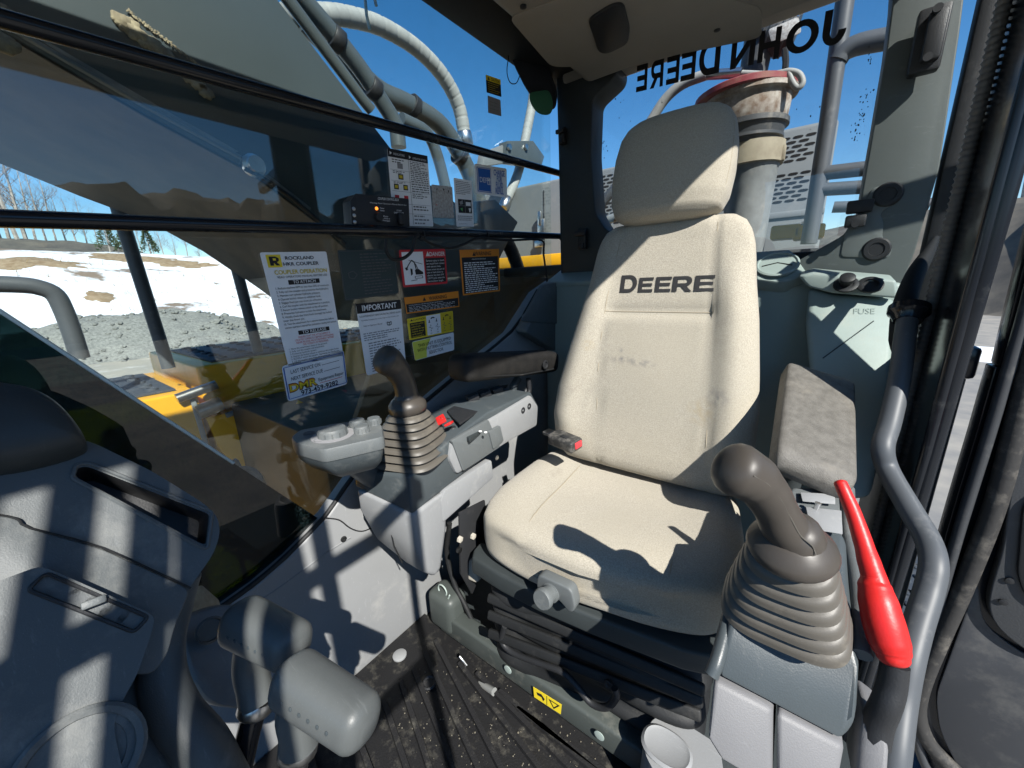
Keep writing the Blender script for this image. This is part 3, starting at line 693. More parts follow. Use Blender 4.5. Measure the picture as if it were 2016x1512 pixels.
# headrest
HT = [(0, .07, .018), (.006, .105, .035), (.02, .128, .048), (.05, .140, .056), (.11, .1455, .06), (.17, .144, .058), (.215, .136, .052), (.24, .122, .043), (.256, .10, .03), (.264, .07, .014)]
hs = []; HO = V(.309, -1.075, 1.235)
for i in range(40):
    v = .264 * (0.5 - 0.5 * math.cos(math.pi * i / 39)); h, t = itp(HT, v)
    hs.append([p + BN * (.012 * (1 - ((p.x - .309) / .15) ** 2)) for p in superell(HO + BU * v, (1, 0, 0), BN, h, t, 44, 3.6)])
head = loft('headrest', hs, FABRIC, seat, ang=70)
tube('seam', [HO + BU * v + V(-1, 0, 0) * (itp(HT, v)[0] * .955) + BN * (.6 * itp(HT, v)[1]) for v in [.02 + .02 * i for i in range(12)]], .0012, SEAM, head, n=6)
for sx in (-.05, .05): tube('headrest_post', [HO + V(sx, -.03, 0) - BU * .06, HO + V(sx, -.03, 0) + BU * .05], .006, STEEL, seat, n=8)
# cushion
CT = [(-.585, .530, .026, .175), (-.588, .531, .042, .212), (-.598, .532, .054, .240), (-.62, .534, .062, .260), (-.66, .536, .066, .272), (-.72, .536, .066, .277), (-.80, .533, .064, .277), (-.92, .529, .062, .270), (-1.0, .525, .060, .256), (-1.03, .52, .05, .235)]
cs = []
ys = [-.585, -.5865, -.588, -.592, -.598, -.606, -.62, -.64, -.66, -.69] + [-.72 - .03 * i for i in range(10)] + [-1.0, -1.015, -1.03]
def ctab(y):
    for a, b in zip(CT[:-1], CT[1:]):
        if y >= b[0]:
            t = (y - a[0]) / (b[0] - a[0]); return [p + (q - p) * t for p, q in zip(a[1:], b[1:])]
    return list(CT[-1][1:])
CXC = .312
for y in ys:
    zc, hz, hx = ctab(y); loop = []
    for p in superell((CXC, y, zc), (1, 0, 0), (0, 0, 1), hx, hz, 56, 6.0):
        s = (p.x - CXC) / hx
        q = p.copy(); q.y += .030 * (1 - s * s) * sst((y + .85) / .2)
        if p.z > zc:
            q.z += .010 * math.exp(-((abs(s) - .82) / .2) ** 2) * sst((-y - .62) / .12) - .010 * (1 - s * s) * sst((-y - .68) / .15)
            for xs in (.445, .155): q.z -= .0055 * math.exp(-((p.x - xs) / .006) ** 2)
        loop.append(q)
    cs.append(loop)
cush = loft('cushion', cs, FABRIC, seat, ang=60)
def ctop(x, y, off=.001):
    zc, hz, hx = ctab(y); s = max(-.995, min(.995, (x - CXC) / hx)); z = zc + hz * (1 - abs(s) ** 6.0) ** (1 / 6.0)
    z += .010 * math.exp(-((abs(s) - .82) / .2) ** 2) * sst((-y - .62) / .12) - .010 * (1 - s * s) * sst((-y - .68) / .15)
    return V(x, y + .030 * (1 - s * s) * sst((y + .85) / .2), z - .0025 + off)
def swp(p): return p
for x in (.445, .155):
    tube('seam', [swp(ctop(x, y, -.0006)) for y in [-.61, -.63, -.66, -.7, -.74, -.78, -.82, -.86, -.9, -.94]], .0011, SEAM, cush, n=6)
box('care_tag', at(1290, 916, y=-.945) + V(0, .012, 0), (.075, .004, .006), BEIGE, back, bev=.001)
# base front rail with knob
rail_c = V(.33, -.605, .437)
def swivel(o, deg, piv=(.307, -.80, 0), kids=True):
    M = Matrix.Translation(Vector(piv)) @ Matrix.Rotation(math.radians(deg), 4, 'Z') @ Matrix.Translation(-Vector(piv))
    o.data.transform(M)
    if kids:
        for ch in o.children: swivel(ch, deg, piv)
swivel(cush, 7.5)
fr = plate('front_rail', rnd([V(.590, -.60, .455), V(.582, -.588, .445), V(.582, -.585, .415), V(.50, -.578, .412), V(.40, -.570, .410), V(.05, -.575, .410), V(.03, -.59, .42), V(.03, -.60, .455)], .008) if False else
           [V(.600, -.640, .474), V(.602, -.612, .470), V(.592, -.590, .466), V(.50, -.572, .466), V(.40, -.562, .466), V(.28, -.560, .466), V(.12, -.566, .466), V(.05, -.582, .466), V(.045, -.66, .466), V(.30, -.70, .466)], (0, .004, -.044), PLD, seat, bev=.007, seg=3)
swivel(fr, 7.5)
kc = at(1104, 1150, y=-.552)
plate('knob_housing', rnd([kc + V(.038, 0, .022), kc + V(.044, 0, -.006), kc + V(.036, 0, -.028), kc + V(.012, 0, -.012), kc + V(-.012, 0, -.016), kc + V(-.034, 0, -.034), kc + V(-.046, 0, -.014), kc + V(-.036, 0, .024)], .012), (0, .024, 0), PLG, fr, bev=.006, seg=3)
kk = at(1086, 1165, y=-.53)
lathe('weight_knob', [(.015, -.02), (.015, -.004), (.019, -.003), (.019, .006), (.0165, .007), (.0165, .022), (.020, .025), (.020, .033), (.018, .036), (.001, .036)], kk, (.05, 1, .2), PLG, fr, n=24)
# beige side caps
for p, zc_ in (((934, 1118), .385), ((1297, 1296), .335)):
    c = at(*p, z=zc_); box('side_cap', c, (.040, .034, .062), BEIGE, seat, rot=frame((1, .12, 0), (0, 1, .1)), bev=.010, seg=4)
# suspension gaiter
gs = []
for i in range(41):
    f = i / 40; z = .415 - .235 * f; w = 1.0 + .035 * math.sin(f * math.pi * 7) - .02 * f
    gs.append([p + V(0, .010 * math.sin(f * 22 + p.x * 9) * (1 if p.y > -.75 else 0), .012 * math.sin(p.x * 8 + f * 5)) for p in superell((.315, -.80, z), (1, 0, 0), (0, 1, 0), .245 * w, .21 * w, 60, 7)])
swivel(loft('suspension_gaiter', gs, BLK, seat, ang=60), 7.5)
for k, (z, yy) in enumerate(((.37, -.588), (.335, -.584), (.295, -.580))):
    bm = bmesh.new(); add_box(bm, (.315, yy + .0, z), (.47, .012, .022), frame((1, 0, -.05 * k), (0, 1, .5)), .005, 3); swivel(link('gaiter_fold', bm_mesh(bm), BLK, seat), 7.5)
box('lower_frame', (.315, -.80, .165), (.46, .44, .05), BLKM, seat, bev=.006)
box('slide_plate', (.30, -.60, .178), (.40, .03, .02), STEEL, seat, bev=.002)
tube('slide_handle', ats([(994, 1232), (988, 1262), (1010, 1285), (1060, 1305), (1105, 1322), (1135, 1350), (1165, 1385), (1195, 1392), (1213, 1372), (1210, 1355)], y=-.555), .0072, BLKM, seat, n=10, sm=4)
for p in [(1003, 1229), (1198, 1346)]:
    lathe('frame_bolt', [(.009, 0), (.009, .004), (.005, .005), (.001, .003)], at(*p, y=-.575), (0, 1, .2), BLKM, seat, n=12)
# bracket beside the seat with bolts
bk = plate('side_bracket', ats([(905, 1010), (955, 985), (965, 1090), (930, 1170), (908, 1130)], x=.605), (.006, 0, 0), BLKM, seat, bev=.001)
for p in [(904, 1061), (930, 1055), (902, 1082)]: lathe('bracket_bolt', [(.0085, 0), (.0085, .006), (.004, .007)], at(*p, x=.604), (-1, 0, 0), BEIGE if p[1] < 1070 else STEEL, bk, n=6)
# right armrest on the seat side
def pad(name, c0, c1, w, t, m, parent, up, n=18):
    c0, c1 = Vector(c0), Vector(c1); ax = (c1 - c0); L = ax.length; ax.normalize(); up = Vector(up); up = (up - ax * up.dot(ax)).normalized(); sd = ax.cross(up)
    secs = []
    for i in range(n + 1):
        f = 0.5 - 0.5 * math.cos(math.pi * i / n); e = min(f, 1 - f) * L; k = min(1.0, (max(e, 0) / .022)) ; k = math.sqrt(max(0.03, 1 - (1 - k) ** 2))
        secs.append(superell(c0 + ax * L * f, sd, up, w * (.45 + .55 * k), t * (.35 + .65 * k), 28, 4))
    return loft(name, secs, m, parent, ang=70)
ra0 = at(897, 728, x=.69); ra1 = at(1083, 708, x=.66)
arm = thing('armrest', 'black padded armrest beside the backrest, above the switch console', 'armrest', tuple(ra1))
ap = pad('arm_pad', ra0 + V(0, 0, .004), ra1 + V(0, 0, -.004), .044, .036, VINYL, arm, (0, 0, 1))
tube('pad_seam', [ra0 + V(-.042, -.03, -.02), ra0.lerp(ra1, .5) + V(-.0445, 0, -.028), ra1 + V(-.043, .03, -.02)], .0022, BLK, ap, n=6)
lathe('pivot_cap', [(.014, 0), (.014, .003), (.010, .004), (.009, .001), (.001, .001)], at(1073, 718, x=.616), (-1, 0, 0), BLKM, arm, n=18)
tube('arm_support', [at(1020, 745, x=.69), at(1010, 770, x=.69), at(1035, 800, x=.69)], .013, PLD, arm, n=10, sm=3)
tube('arm_hook', ats([(1040, 745), (1042, 770), (1035, 778)], x=.66), .008, BLKM, arm, n=8, sm=3)
# belt buckle
bc = at(1112, 868, y=-.845)
bb = thing('seat_belt_buckle', 'black seat belt buckle with red button lying on the seat cushion', 'buckle', tuple(bc))
Rb = frame(at(1148, 880, y=-.85) - at(1080, 852, y=-.88), zd=(0, .12, 1))
box('buckle_body', bc, (.088, .048, .032), mat('dusty black plastic', (.035, .035, .034), .5, dust=.55, ds=60, dcol=(.3, .28, .25)), bb, rot=Rb, bev=.007, seg=3)
box('release_button', bc + Rb @ V(.0425, .004, .002), (.008, .026, .018), mat('red button', (.6, .05, .06), .4), bb, rot=Rb, bev=.002)
box('buckle_ridge', bc + Rb @ V(.004, -.004, .0165), (.022, .014, .003), BLKM, bb, rot=Rb, bev=.001)
box('latch_stub', bc + Rb @ V(-.055, .0, .006), (.034, .026, .008), STEEL, bb, rot=Rb, bev=.001)
# ------------------------------------------------------------------ joysticks
def bellows(name, base, top, ua, va, wb, wt, nf, m, parent, e=4.2, N=44, amp=.10, sq=1.0):
    base, top = Vector(base), Vector(top); secs = []; M = nf * 8
    for i in range(M + 1):
        f = i / M; ph = (f * nf) % 1.0
        s = (wb[0] + (wt[0] - wb[0]) * f, wb[1] + (wt[1] - wb[1]) * f)
        k = 1 + amp * (1.0 if ph < .42 else (1 - 1.9 * sst((ph - .42) / .22)) if ph < .64 else -.9 + 1.9 * sst((ph - .78) / .22))
        k -= amp * .35 * (ph if ph < .42 else 0)
        c = base.lerp(top, f)
        secs.append(superell(c, ua, va, s[0] * k, s[1] * k, N, e + (2.2 - e) * f ** 2 * sq))
    return loft(name, secs, m, parent, ang=75)
def grip(name, pts, rad, m, parent, sx=1.0, up=None, n=22, sm=6):
    P = smoothp(pts, sm); N = len(P); bm = bmesh.new()
    rr = []
    for i in range(N):
        f = i / (N - 1) * (len(rad) - 1); a = min(int(f), len(rad) - 2); t = f - a; t = t * t * (3 - 2 * t); rr.append(rad[a] * (1 - t) + rad[a + 1] * t)
    d = (P[-1] - P[-2]).normalized(); r0 = rr[-1]; ext = []
    for k in range(1, 7):
        a = k / 6 * math.pi / 2; P.append(P[N - 1] + d * r0 * .62 * math.sin(a)); rr.append(max(.0006, r0 * math.cos(a) ** .8))
    add_tube(bm, P, rr, n, True, sx, up)
    g_ = link(name, bm_mesh(bm, name, True, 80), m, parent)
    if name == 'grip':
        cd_ = RC @ V(0, 0, 1); M_ = len(P) - 6; tube('mould_line', [P[i] - cd_ * rr[i] * .992 for i in range(2, M_)], .0007, BOOT, g_, n=5)
    return g_

# right joystick (between seat and window)
Rb_ = at(812, 893, x=.70); Rt_ = at(803, 803, x=.70)
rj = thing('joystick', 'taupe joystick with ribbed boot on the console beside the window', 'joystick', tuple(Rb_))
ux = V(1, 0, 0); uy = V(0, 1, 0)
rot45 = Matrix.Rotation(math.radians(18), 3, 'Z')
bellows('boot', Rb_, Rt_ + V(0, 0, -.005), rot45 @ ux, rot45 @ uy, (.080, .080), (.036, .036), 7, BOOT, rj, amp=.12)
lathe('collar', [(.034, -.012), (.042, -.006), (.044, .004), (.042, .012), (.034, .022), (.022, .030)], Rt_, (.05, .05, 1), GRIP, rj, n=26, ang=70)
g0 = Rt_ + V(0, 0, .018)
grip('grip', [g0, at(800, 772, x=.70), at(793, 748, x=.70), at(780, 726, x=.70), at(766, 712, x=.70), at(760, 708, x=.70)], [.030, .0255, .025, .028, .032, .0325], GRIP, rj, sx=1.0)
# left joystick (door side), leaning with the tilted console
aT = math.radians(33); LU = V(0, -math.cos(aT), math.sin(aT)); LW = V(0, math.sin(aT), math.cos(aT))
Lb_ = at(1541, 1204, d=.458); Lt_ = at(1557, 1076, d=.412)
lj = thing('joystick', 'large brown joystick with ribbed taupe boot beside the red lever', 'joystick', tuple(Lb_))
bellows('boot', Lb_, Lt_ + (Lb_ - Lt_).normalized() * .004, ux, LU, (.055, .038), (.033, .027), 6, BOOT, lj, amp=.16, e=3.4)
ax = (Lt_ - Lb_).normalized()
lathe('collar', [(.034, -.012), (.040, -.006), (.042, .0), (.040, .006), (.034, .012), (.029, .018), (.020, .024)], Lt_, ax, GRIP, lj, n=28, ang=70)
grip('grip', [Lt_ + ax * .004, Lt_ + ax * .016, at(1543, 1036, d=.403), at(1526, 1002, d=.40), at(1504, 966, d=.396), at(1478, 940, d=.393), at(1450, 924, d=.391)], [.034, .0285, .0225, .0208, .0225, .0262, .0280], GRIP, lj, sx=1.0)

# ------------------------------------------------------------------ right console
rc = thing('right_console', 'grey control console between seat and window with switches and keypad', 'console', tuple(at(850, 1135, x=.66)))
def prof(pts, x): return ats(pts, x=x)
XI, XO = .62, .775
# upper housing, dark: inner profile at XI and outer at XO
up_in = prof([(806, 938), (812, 1014), (912, 934), (1000, 868), (1058, 835), (1061, 800), (1046, 772), (960, 812), (880, 872)], XI)
def shifted(P, dx, dz=0, dy=0): return [p + V(dx, dy, dz) for p in P]
uo = shifted(up_in, XO - XI); uo[0] = at(698, 926, x=XO - .005); uo[1] = at(698, 958, x=XO - .005)
def two_loft(name, A, B, m, parent, bev=.006):
    bm = bmesh.new(); a = [bm.verts.new(p) for p in A]; b = [bm.verts.new(p) for p in B]; n = len(a)
    bm.faces.new(a[::-1]); bm.faces.new(b)
    for k in range(n): bm.faces.new((a[k], a[(k + 1) % n], b[(k + 1) % n], b[k]))
    bmesh.ops.recalc_face_normals(bm, faces=bm.faces[:])
    if bev: bmesh.ops.bevel(bm, geom=[e for e in bm.edges if len(e.link_faces) == 2 and e.calc_face_angle(0) > .5], offset=bev, segments=3, profile=.5, affect='EDGES', clamp_overlap=True)
    return link(name, bm_mesh(bm, name, True, 40), m, parent)
uh = two_loft('upper_housing', up_in, uo, PLM, rc)
# lower light housing, bulging down in front of the wall
lo_in = prof([(812, 1015), (822, 1080), (838, 1130), (858, 1136), (869, 1118), (879, 1040), (880, 962)], XI - .004)
lo_out = ats([(699, 960), (706, 1002), (738, 1058), (800, 1108), (830, 1120), (846, 1040), (850, 970)], x=XO - .01)
lh = two_loft('lower_housing', lo_in, lo_out, PLL, rc, .010)
tube('panel_gap', ats([(765, 1000), (768, 1040), (776, 1075), (792, 1108)], x=.690), .0016, BLK, lh, n=6)
# side rail panel and rear cheek
plate('rail_panel', rnd(ats([(868, 985), (876, 965), (968, 905), (972, 940), (872, 1030)], x=XI - .006), .008), (.02, 0, 0), PLL, rc, bev=.004)
ck = plate('rear_cheek', rnd(ats([(885, 905), (890, 870), (985, 815), (1046, 778), (1060, 800), (1058, 838), (1005, 868), (900, 935)], x=XI - .008), .01), (.05, 0, 0), PLL, rc, bev=.006)
plate('cheek_cover', rnd(ats([(890, 868), (962, 826), (985, 880), (912, 928)], x=XI - .012), .006), (.01, 0, 0), PLG, ck, bev=.003)
plate('cheek_clip', rnd(ats([(963, 850), (985, 838), (992, 868), (972, 885)], x=XI - .016), .004), (.01, 0, 0), PLG, ck, bev=.002)
for p in [(1030, 808), (1042, 800)]:
    lathe('cheek_hole', [(.0095, -.002), (.0095, .0005), (.008, .001), (.001, -.001)], at(*p, x=XI - .0085), (-1, 0, 0), BLKM, ck, n=14)
lathe('cheek_screw', [(.007, 0), (.007, .002), (.005, .003), (.001, .002)], at(978, 901, x=XI - .009), (-1, 0, 0), STEEL, ck, n=14)
# black switch bank on the top
sb = plate('switch_panel', ats([(880, 812), (945, 770), (1000, 760), (962, 800), (905, 838)], z=.772), (0, 0, .006), BLKM, rc, bev=.001)
for i in range(3):
    c = at(930 + 24 * i, 783 - 7 * i, z=.785); box('rocker_switch', c, (.030, .034, .02), BLKM, sb, rot=frame((1, -.55, 0), zd=(0, .2, 1)), bev=.003)
kp = plate('keypad', rnd(ats([(895, 838), (930, 828), (960, 845), (925, 872), (903, 862)], z=.735), .004), (0, 0, .012), PLD, rc, bev=.001)
for r in range(2):
    for q in range(5):
        c = at(905 + q * 10.5 + r * 9, 836 + q * 1.0 + r * 7.5 + q * 1.0, z=.7475); lathe('key_button', [(.0042, 0), (.0042, .0015), (.003, .002)], c, (0, 0, 1), WHT, kp, n=10)
# switch pod with dials
PZ = .835
pt = rnd(ats([(572, 860), (590, 846), (690, 829), (752, 834), (756, 860), (652, 883), (634, 886), (580, 872)], z=PZ), .012)
pod = thing('switch_pod', 'grey oval switch pod with dial knobs in front of the window', 'control pod', tuple(at(660, 930, z=.70)))
def podsec(dz, k, mv=(0, 0)):
    c = sum(pt, V(0, 0, 0)) / len(pt); return [c + (p - c) * k + V(mv[0], mv[1], dz) for p in pt]
loft('pod_bowl', [podsec(-.078, .45, (.0, -.02)), podsec(-.072, .62, (0, -.016)), podsec(-.055, .82, (0, -.008)), podsec(-.034, .95), podsec(-.024, .97)], PLM, pod, ang=60)
pl_ = loft('pod_top', [podsec(-.0235, 1.0), podsec(-.020, 1.01), podsec(-.004, 1.0), podsec(0, .975)], PLG, pod, ang=50)
for p, r, h in [((656, 857), .0255, .015), ((704, 838), .0145, .013), ((713, 850), .014, .013), ((737, 834), .013, .013)]:
    c = at(*p, z=PZ); k = lathe('dial_knob', [(r * 1.08, 0), (r * 1.0, .003), (r, h * .75), (r * .9, h), (.001, h)], c, (0, 0, 1), PLG, pod, n=24)
    bm = bmesh.new()
    for i in range(12):
        a = i * math.pi / 6; add_box(bm, c + V(math.cos(a) * r, math.sin(a) * r, h * .4), (.0025, .0025, h * .6), Matrix.Rotation(a, 3, 'Z'), 0)
    link('knob_ribs', bm_mesh(bm), PLG, k)
    if r > .02: lathe('dial_ring', [(r * 1.5, 0), (r * 1.5, .0008), (r * 1.42, .0009)], c + V(0, 0, .0002), (0, 0, 1), MGRY, pod, n=30)
for p in [(608, 853), (629, 867)]:
    lathe('push_button', [(.0105, 0), (.0105, .001), (.0088, .0012), (.0085, .0004), (.007, .0006), (.001, .001)], at(*p, z=PZ), (0, 0, 1), DGRY, pod, n=20)
tube('pod_arm', [at(690, 900, z=.76), at(730, 930, x=.74), at(760, 950, x=.72)], .03, PLM, pod, n=14, sm=3)
# key
ky = thing('ignition_key', 'red ignition key and tag in the console behind the joystick boot', 'key', tuple(at(885, 860, z=.755)))
kc = at(868, 826, z=.79); box('key_tag', kc, (.030, .022, .006), RED, ky, rot=frame((1, -.6, .3), zd=(.2, .4, 1)), bev=.002)
box('key_head', at(884, 834, z=.782), (.026, .018, .006), RED, ky, rot=frame((.6, -1, -.2), zd=(.2, .5, 1)), bev=.002)
tube('key_ring', [kc + V(.012 * math.cos(a), -.012 + .012 * math.sin(a), .004 * math.sin(a)) for a in [i * .5 for i in range(13)]], .001, STEEL, ky, n=6)
lathe('key_barrel', [(.009, 0), (.009, .012), (.007, .014), (.001, .014)], at(893, 850, z=.748), (0, .2, 1), BLKM, ky, n=16)
# grey box behind the console at the rear corner
rb2 = plate('rear_side_cover', rnd(ats([(1012, 652), (1062, 560), (1100, 545), (1165, 545), (1165, 720), (1110, 735), (1075, 690)], x=.835), .02), (-.05, 0, 0), PLG, None, bev=.012, seg=3)
tag(rb2, 'dark slate side cover in the rear corner behind the armrest', 'trim cover')
plate('cover_lid', rnd(ats([(1022, 632), (1068, 560), (1150, 548), (1130, 640)], x=.784), .01), (-.006, 0, 0), PLG, rb2, bev=.003)

# ------------------------------------------------------------------ left console (door side)
lc = thing('left_console', 'tilted grey console at the door carrying the large joystick', 'console', tuple(at(1540, 1500, d=.44)))
def dd(pts): return [at(a, b, d=c) for a, b, c in pts]
fc = dd([(1440, 1205, .47), (1407, 1332, .452), (1660, 1466, .415), (1686, 1432, .415), (1692, 1318, .43), (1672, 1220, .46)])
bkv = V(.0, -.10, -.03)
lt = two_loft('console_top', fc, [p + V(.0, -.16, .03) for p in fc], PLM, lc, .008)
f2 = dd([(1405, 1338, .451), (1392, 1455, .435), (1420, 1500, .428), (1520, 1560, .415), (1522, 1398, .432)])
two_loft('front_panel', f2, [p + V(0, -.12, -.02) for p in f2], PLC, lc, .006)
f3 = dd([(1529, 1401, .431), (1529, 1563, .414), (1640, 1600, .40), (1664, 1470, .414)])
two_loft('front_panel', f3, [p + V(0, -.12, -.02) for p in f3], PLC, lc, .006)
# sloping deck between boot and arm pad, with slots and toggle
dk = dd([(1480, 1080, .56), (1560, 958, .66), (1668, 960, .66), (1672, 1120, .53), (1680, 1230, .47), (1440, 1215, .48)])
deck = two_loft('console_deck', dk, [p + V(0, -.05, -.09) for p in dk], PLG, lc, .006)
for q in ([(1572, 968), (1640, 972), (1640, 992), (1576, 986)], [(1582, 996), (1652, 1004), (1654, 1050), (1592, 1040)]):
    P = [at(a, b, d=.655 - (b - 960) * .0011) - (RC @ V(0, 0, 1)) * .004 for a, b in q]
    plate('deck_slot', P, V(0, .003, .002), PLL, deck, bev=.001)
tube('toggle_switch', [at(1605, 1008, d=.605), at(1611, 990, d=.600)], [.003, .0045], CHROME, deck, n=10)
tube('console_edge', dd([(1668, 962, .655), (1672, 1060, .575), (1690, 1160, .50), (1697, 1290, .44)]), .010, PLG, lc, n=10, sm=4)
tube('console_edge', dd([(1478, 1085, .56), (1444, 1180, .50), (1415, 1290, .46), (1400, 1330, .453)]), .008, PLM, lc, n=10, sm=4)
# arm pad
la0 = at(1594, 945, d=.635); la1 = at(1607, 738, d=.83)
pad_o = thing('armrest', 'worn grey brown leatherette armrest pad on the door side of the seat', 'armrest', tuple(la0))
sdv = (at(1670, 850, d=.73) - at(1530, 850, d=.73)).normalized()
upv = (la1 - la0).cross(sdv); upv = upv if upv.dot(RC @ V(0, 0, 1)) < 0 else -upv
def pad2(name, a, b, wa, wb, t, m, parent, up):
    ax = (b - a); L = ax.length; ax.normalize(); up = (up - ax * up.dot(ax)).normalized(); sd = ax.cross(up); secs = []
    for i in range(25):
        f = 0.5 - .5 * math.cos(math.pi * i / 24); e = min(f, 1 - f) * L; k = math.sqrt(max(.02, 1 - (1 - min(1, e / .03)) ** 2))
        secs.append(superell(a + ax * L * f + up * (-t * (1 - k) * .3), sd, up, (wa + (wb - wa) * f) * (.82 + .18 * k), t * (.3 + .7 * k), 40, 7))
    return loft(name, secs, m, parent, ang=70)
pad2('arm_pad', la0, la1, .058, .062, .024, VINYLW, pad_o, upv)
tube('arm_bracket', [la0.lerp(la1, .4) - upv.normalized() * .03, la0.lerp(la1, .4) - upv.normalized() * .07 + V(0, -.02, -.1), V(la0.x, -.85, .45)], .022, PLD, pad_o, n=12, sm=3)
# lower floor cover with cup opening in front of the seat base
cc = at(1325, 1470, z=.22)
cup = thing('floor_cover', 'light grey floor cover with oval cup opening at the foot of the console', 'cover', (cc.x, cc.y, FLOOR))
P = rnd(ats([(1272, 1440), (1290, 1418), (1335, 1425), (1420, 1480), (1430, 1560), (1300, 1560), (1262, 1490)], z=.235), .02)
loft('cover_body', [[p + V(0, 0, -.13) + (p - cc) * .10 for p in P], [p + V(0, 0, -.012) + (p - cc) * .02 for p in P], [p + V(0, 0, -.003) for p in P], [cc + (p - cc) * .96 + V(0, 0, .015) for p in P]], PLL, cup, ang=50)
oc = at(1312, 1472, z=.2525)
bm = bmesh.new(); NN = 30
o1 = superell(oc, V(1, 0, 0), V(0, 1, 0), .045, .035, NN, 2.3); o2 = superell(oc + V(0, 0, .004), V(1, 0, 0), V(0, 1, 0), .040, .030, NN, 2.3); o3 = superell(oc + V(0, 0, .0006), V(1, 0, 0), V(0, 1, 0), .034, .025, NN, 2.3)
add_ = [[bm.verts.new(p) for p in s] for s in (o1, o2, o3)]
for a, b in zip(add_[:-1], add_[1:]):
    for k in range(NN): bm.faces.new((a[k], a[(k + 1) % NN], b[(k + 1) % NN], b[k]))
bm.faces.new(add_[-1]); link('cup_ring', bm_mesh(bm), PLL, cup)

# ------------------------------------------------------------------ red safety lever, grab handle
sl = thing('safety_lever', 'red plastic safety lever rising beside the left console', 'lever', tuple(at(1740, 1440, d=.46)))
grip('lever_rod', dd([(1725, 1150, .445), (1712, 1110, .455), (1700, 1070, .465), (1680, 1010, .48), (1662, 968, .49), (1655, 952, .495)]), [.0125, .0115, .0098, .0085, .0076, .0074], RED, sl, n=16)
Lp = dd([(1718, 1135, .448), (1722, 1155, .445), (1730, 1190, .437), (1740, 1230, .43), (1749, 1262, .425), (1755, 1282, .422), (1758, 1294, .42)])
hb = grip('lever_grip', Lp, [.0112, .0155, .0182, .0192, .0188, .0168, .0145], RED, sl, n=20)
tube('lever_base', dd([(1762, 1305, .425), (1756, 1350, .425), (1745, 1385, .425), (1730, 1420, .43), (1722, 1460, .43)]), [.0125, .013, .0135, .014, .014], BLKM, sl, n=14, sm=4)
bw = dd([(1700, 1400, .435), (1690, 1450, .43), (1680, 1560, .42), (1745, 1580, .40), (1752, 1470, .415), (1745, 1435, .42)])
two_loft('lever_housing', bw, [p + V(0, -.07, -.02) for p in bw], PLC, sl, .006)
gh = thing('grab_handle', 'bent grey tubular grab handle on the door post', 'handle', tuple(at(1785, 610, d=.74)))
tube('handle_tube', dd([(1788, 618, .715), (1782, 660, .705), (1772, 740, .69), (1752, 830, .67), (1738, 880, .655), (1748, 925, .65), (1790, 1000, .60), (1825, 1060, .565), (1838, 1110, .54), (1828, 1165, .53), (1808, 1230, .515), (1790, 1300, .50), (1775, 1380, .49), (1762, 1480, .47), (1750, 1580, .46)]), .0155, RAIL, gh, n=18, sm=5)
lathe('handle_foot', [(.030, 0), (.030, .012), (.024, .018), (.02, .03)], at(1790, 606, d=.72), (at(1782, 660, d=.705) - at(1788, 618, d=.715)), BLKG, gh, n=18)
mt = tube('handle_mount', dd([(1842, 470, .80), (1826, 500, .785), (1800, 545, .765), (1780, 605, .745), (1772, 670, .735), (1770, 705, .73)]), [.008, .014, .020, .024, .022, .010], PURE, gh, n=18, sm=5, sx=.75)
# ------------------------------------------------------------------ dash in the front right corner
DN = V(-.84, -.02, .54).normalized(); D0 = at(230, 1060, d=.43)
def dp_(pts, off=0.0, n=None): return [pln(a, b, n or DN, D0, off) for a, b in pts]
dash = thing('dashboard', 'grey plastic corner dashboard with tray slot and air vent', 'dashboard', (0.66, 0.05, FLOOR))
def holed(name, outer, hole, ext, hext, m, mh, parent, hname, bev=.004):
    """solid slab with a recessed pocket; the pocket lining is its own piece"""
    bm = bmesh.new(); ext = Vector(ext); hext = Vector(hext)
    o = [bm.verts.new(p) for p in outer]; h = [bm.verts.new(p) for p in hole]
    es = [bm.edges.new((o[i], o[(i + 1) % len(o)])) for i in range(len(o))] + [bm.edges.new((h[i], h[(i + 1) % len(h)])) for i in range(len(h))]
    bmesh.ops.triangle_fill(bm, use_beauty=True, use_dissolve=False, edges=es)
    b = [bm.verts.new(Vector(p) + ext) for p in outer]; n = len(o)
    for k in range(n): bm.faces.new((o[k], o[(k + 1) % n], b[(k + 1) % n], b[k]))
    bm.faces.new(b)
    me = bm_mesh(bm, name, True, 30); ob = link(name, me, m, parent)
    c = sum((Vector(p) for p in hole), V(0, 0, 0)) / len(hole)
    bm = bmesh.new(); a = [bm.verts.new(p) for p in hole]; d = [bm.verts.new(c + (Vector(p) - c) * .94 + hext) for p in hole]; k2 = len(a)
    for k in range(k2): bm.faces.new((a[k], a[(k + 1) % k2], d[(k + 1) % k2], d[k]))
    bm.faces.new(d)
    me = bm_mesh(bm, hname, True, 40); link(hname, me, mh, ob)
    return ob
IN = -DN
slot = rnd(dp_([(152, 921), (172, 918), (412, 1012), (405, 1072), (395, 1070), (148, 938)]), .004, 3)
out = rnd(dp_([(-120, 880), (60, 900), (150, 862), (185, 872), (300, 928), (400, 990), (428, 1015), (434, 1050), (420, 1092), (385, 1140), (345, 1200), (-120, 1060)]), .012, 4)
body = holed('upper_body', out, slot, IN * .12, IN * .05, DASH, BLKM, dash, 'tray_slot')
tube('slot_lip', rnd(dp_([(150, 915), (175, 912), (418, 1008), (408, 1080), (396, 1078), (142, 940)], .001), .004, 3), .0022, DASH, body, n=6, closed=True)
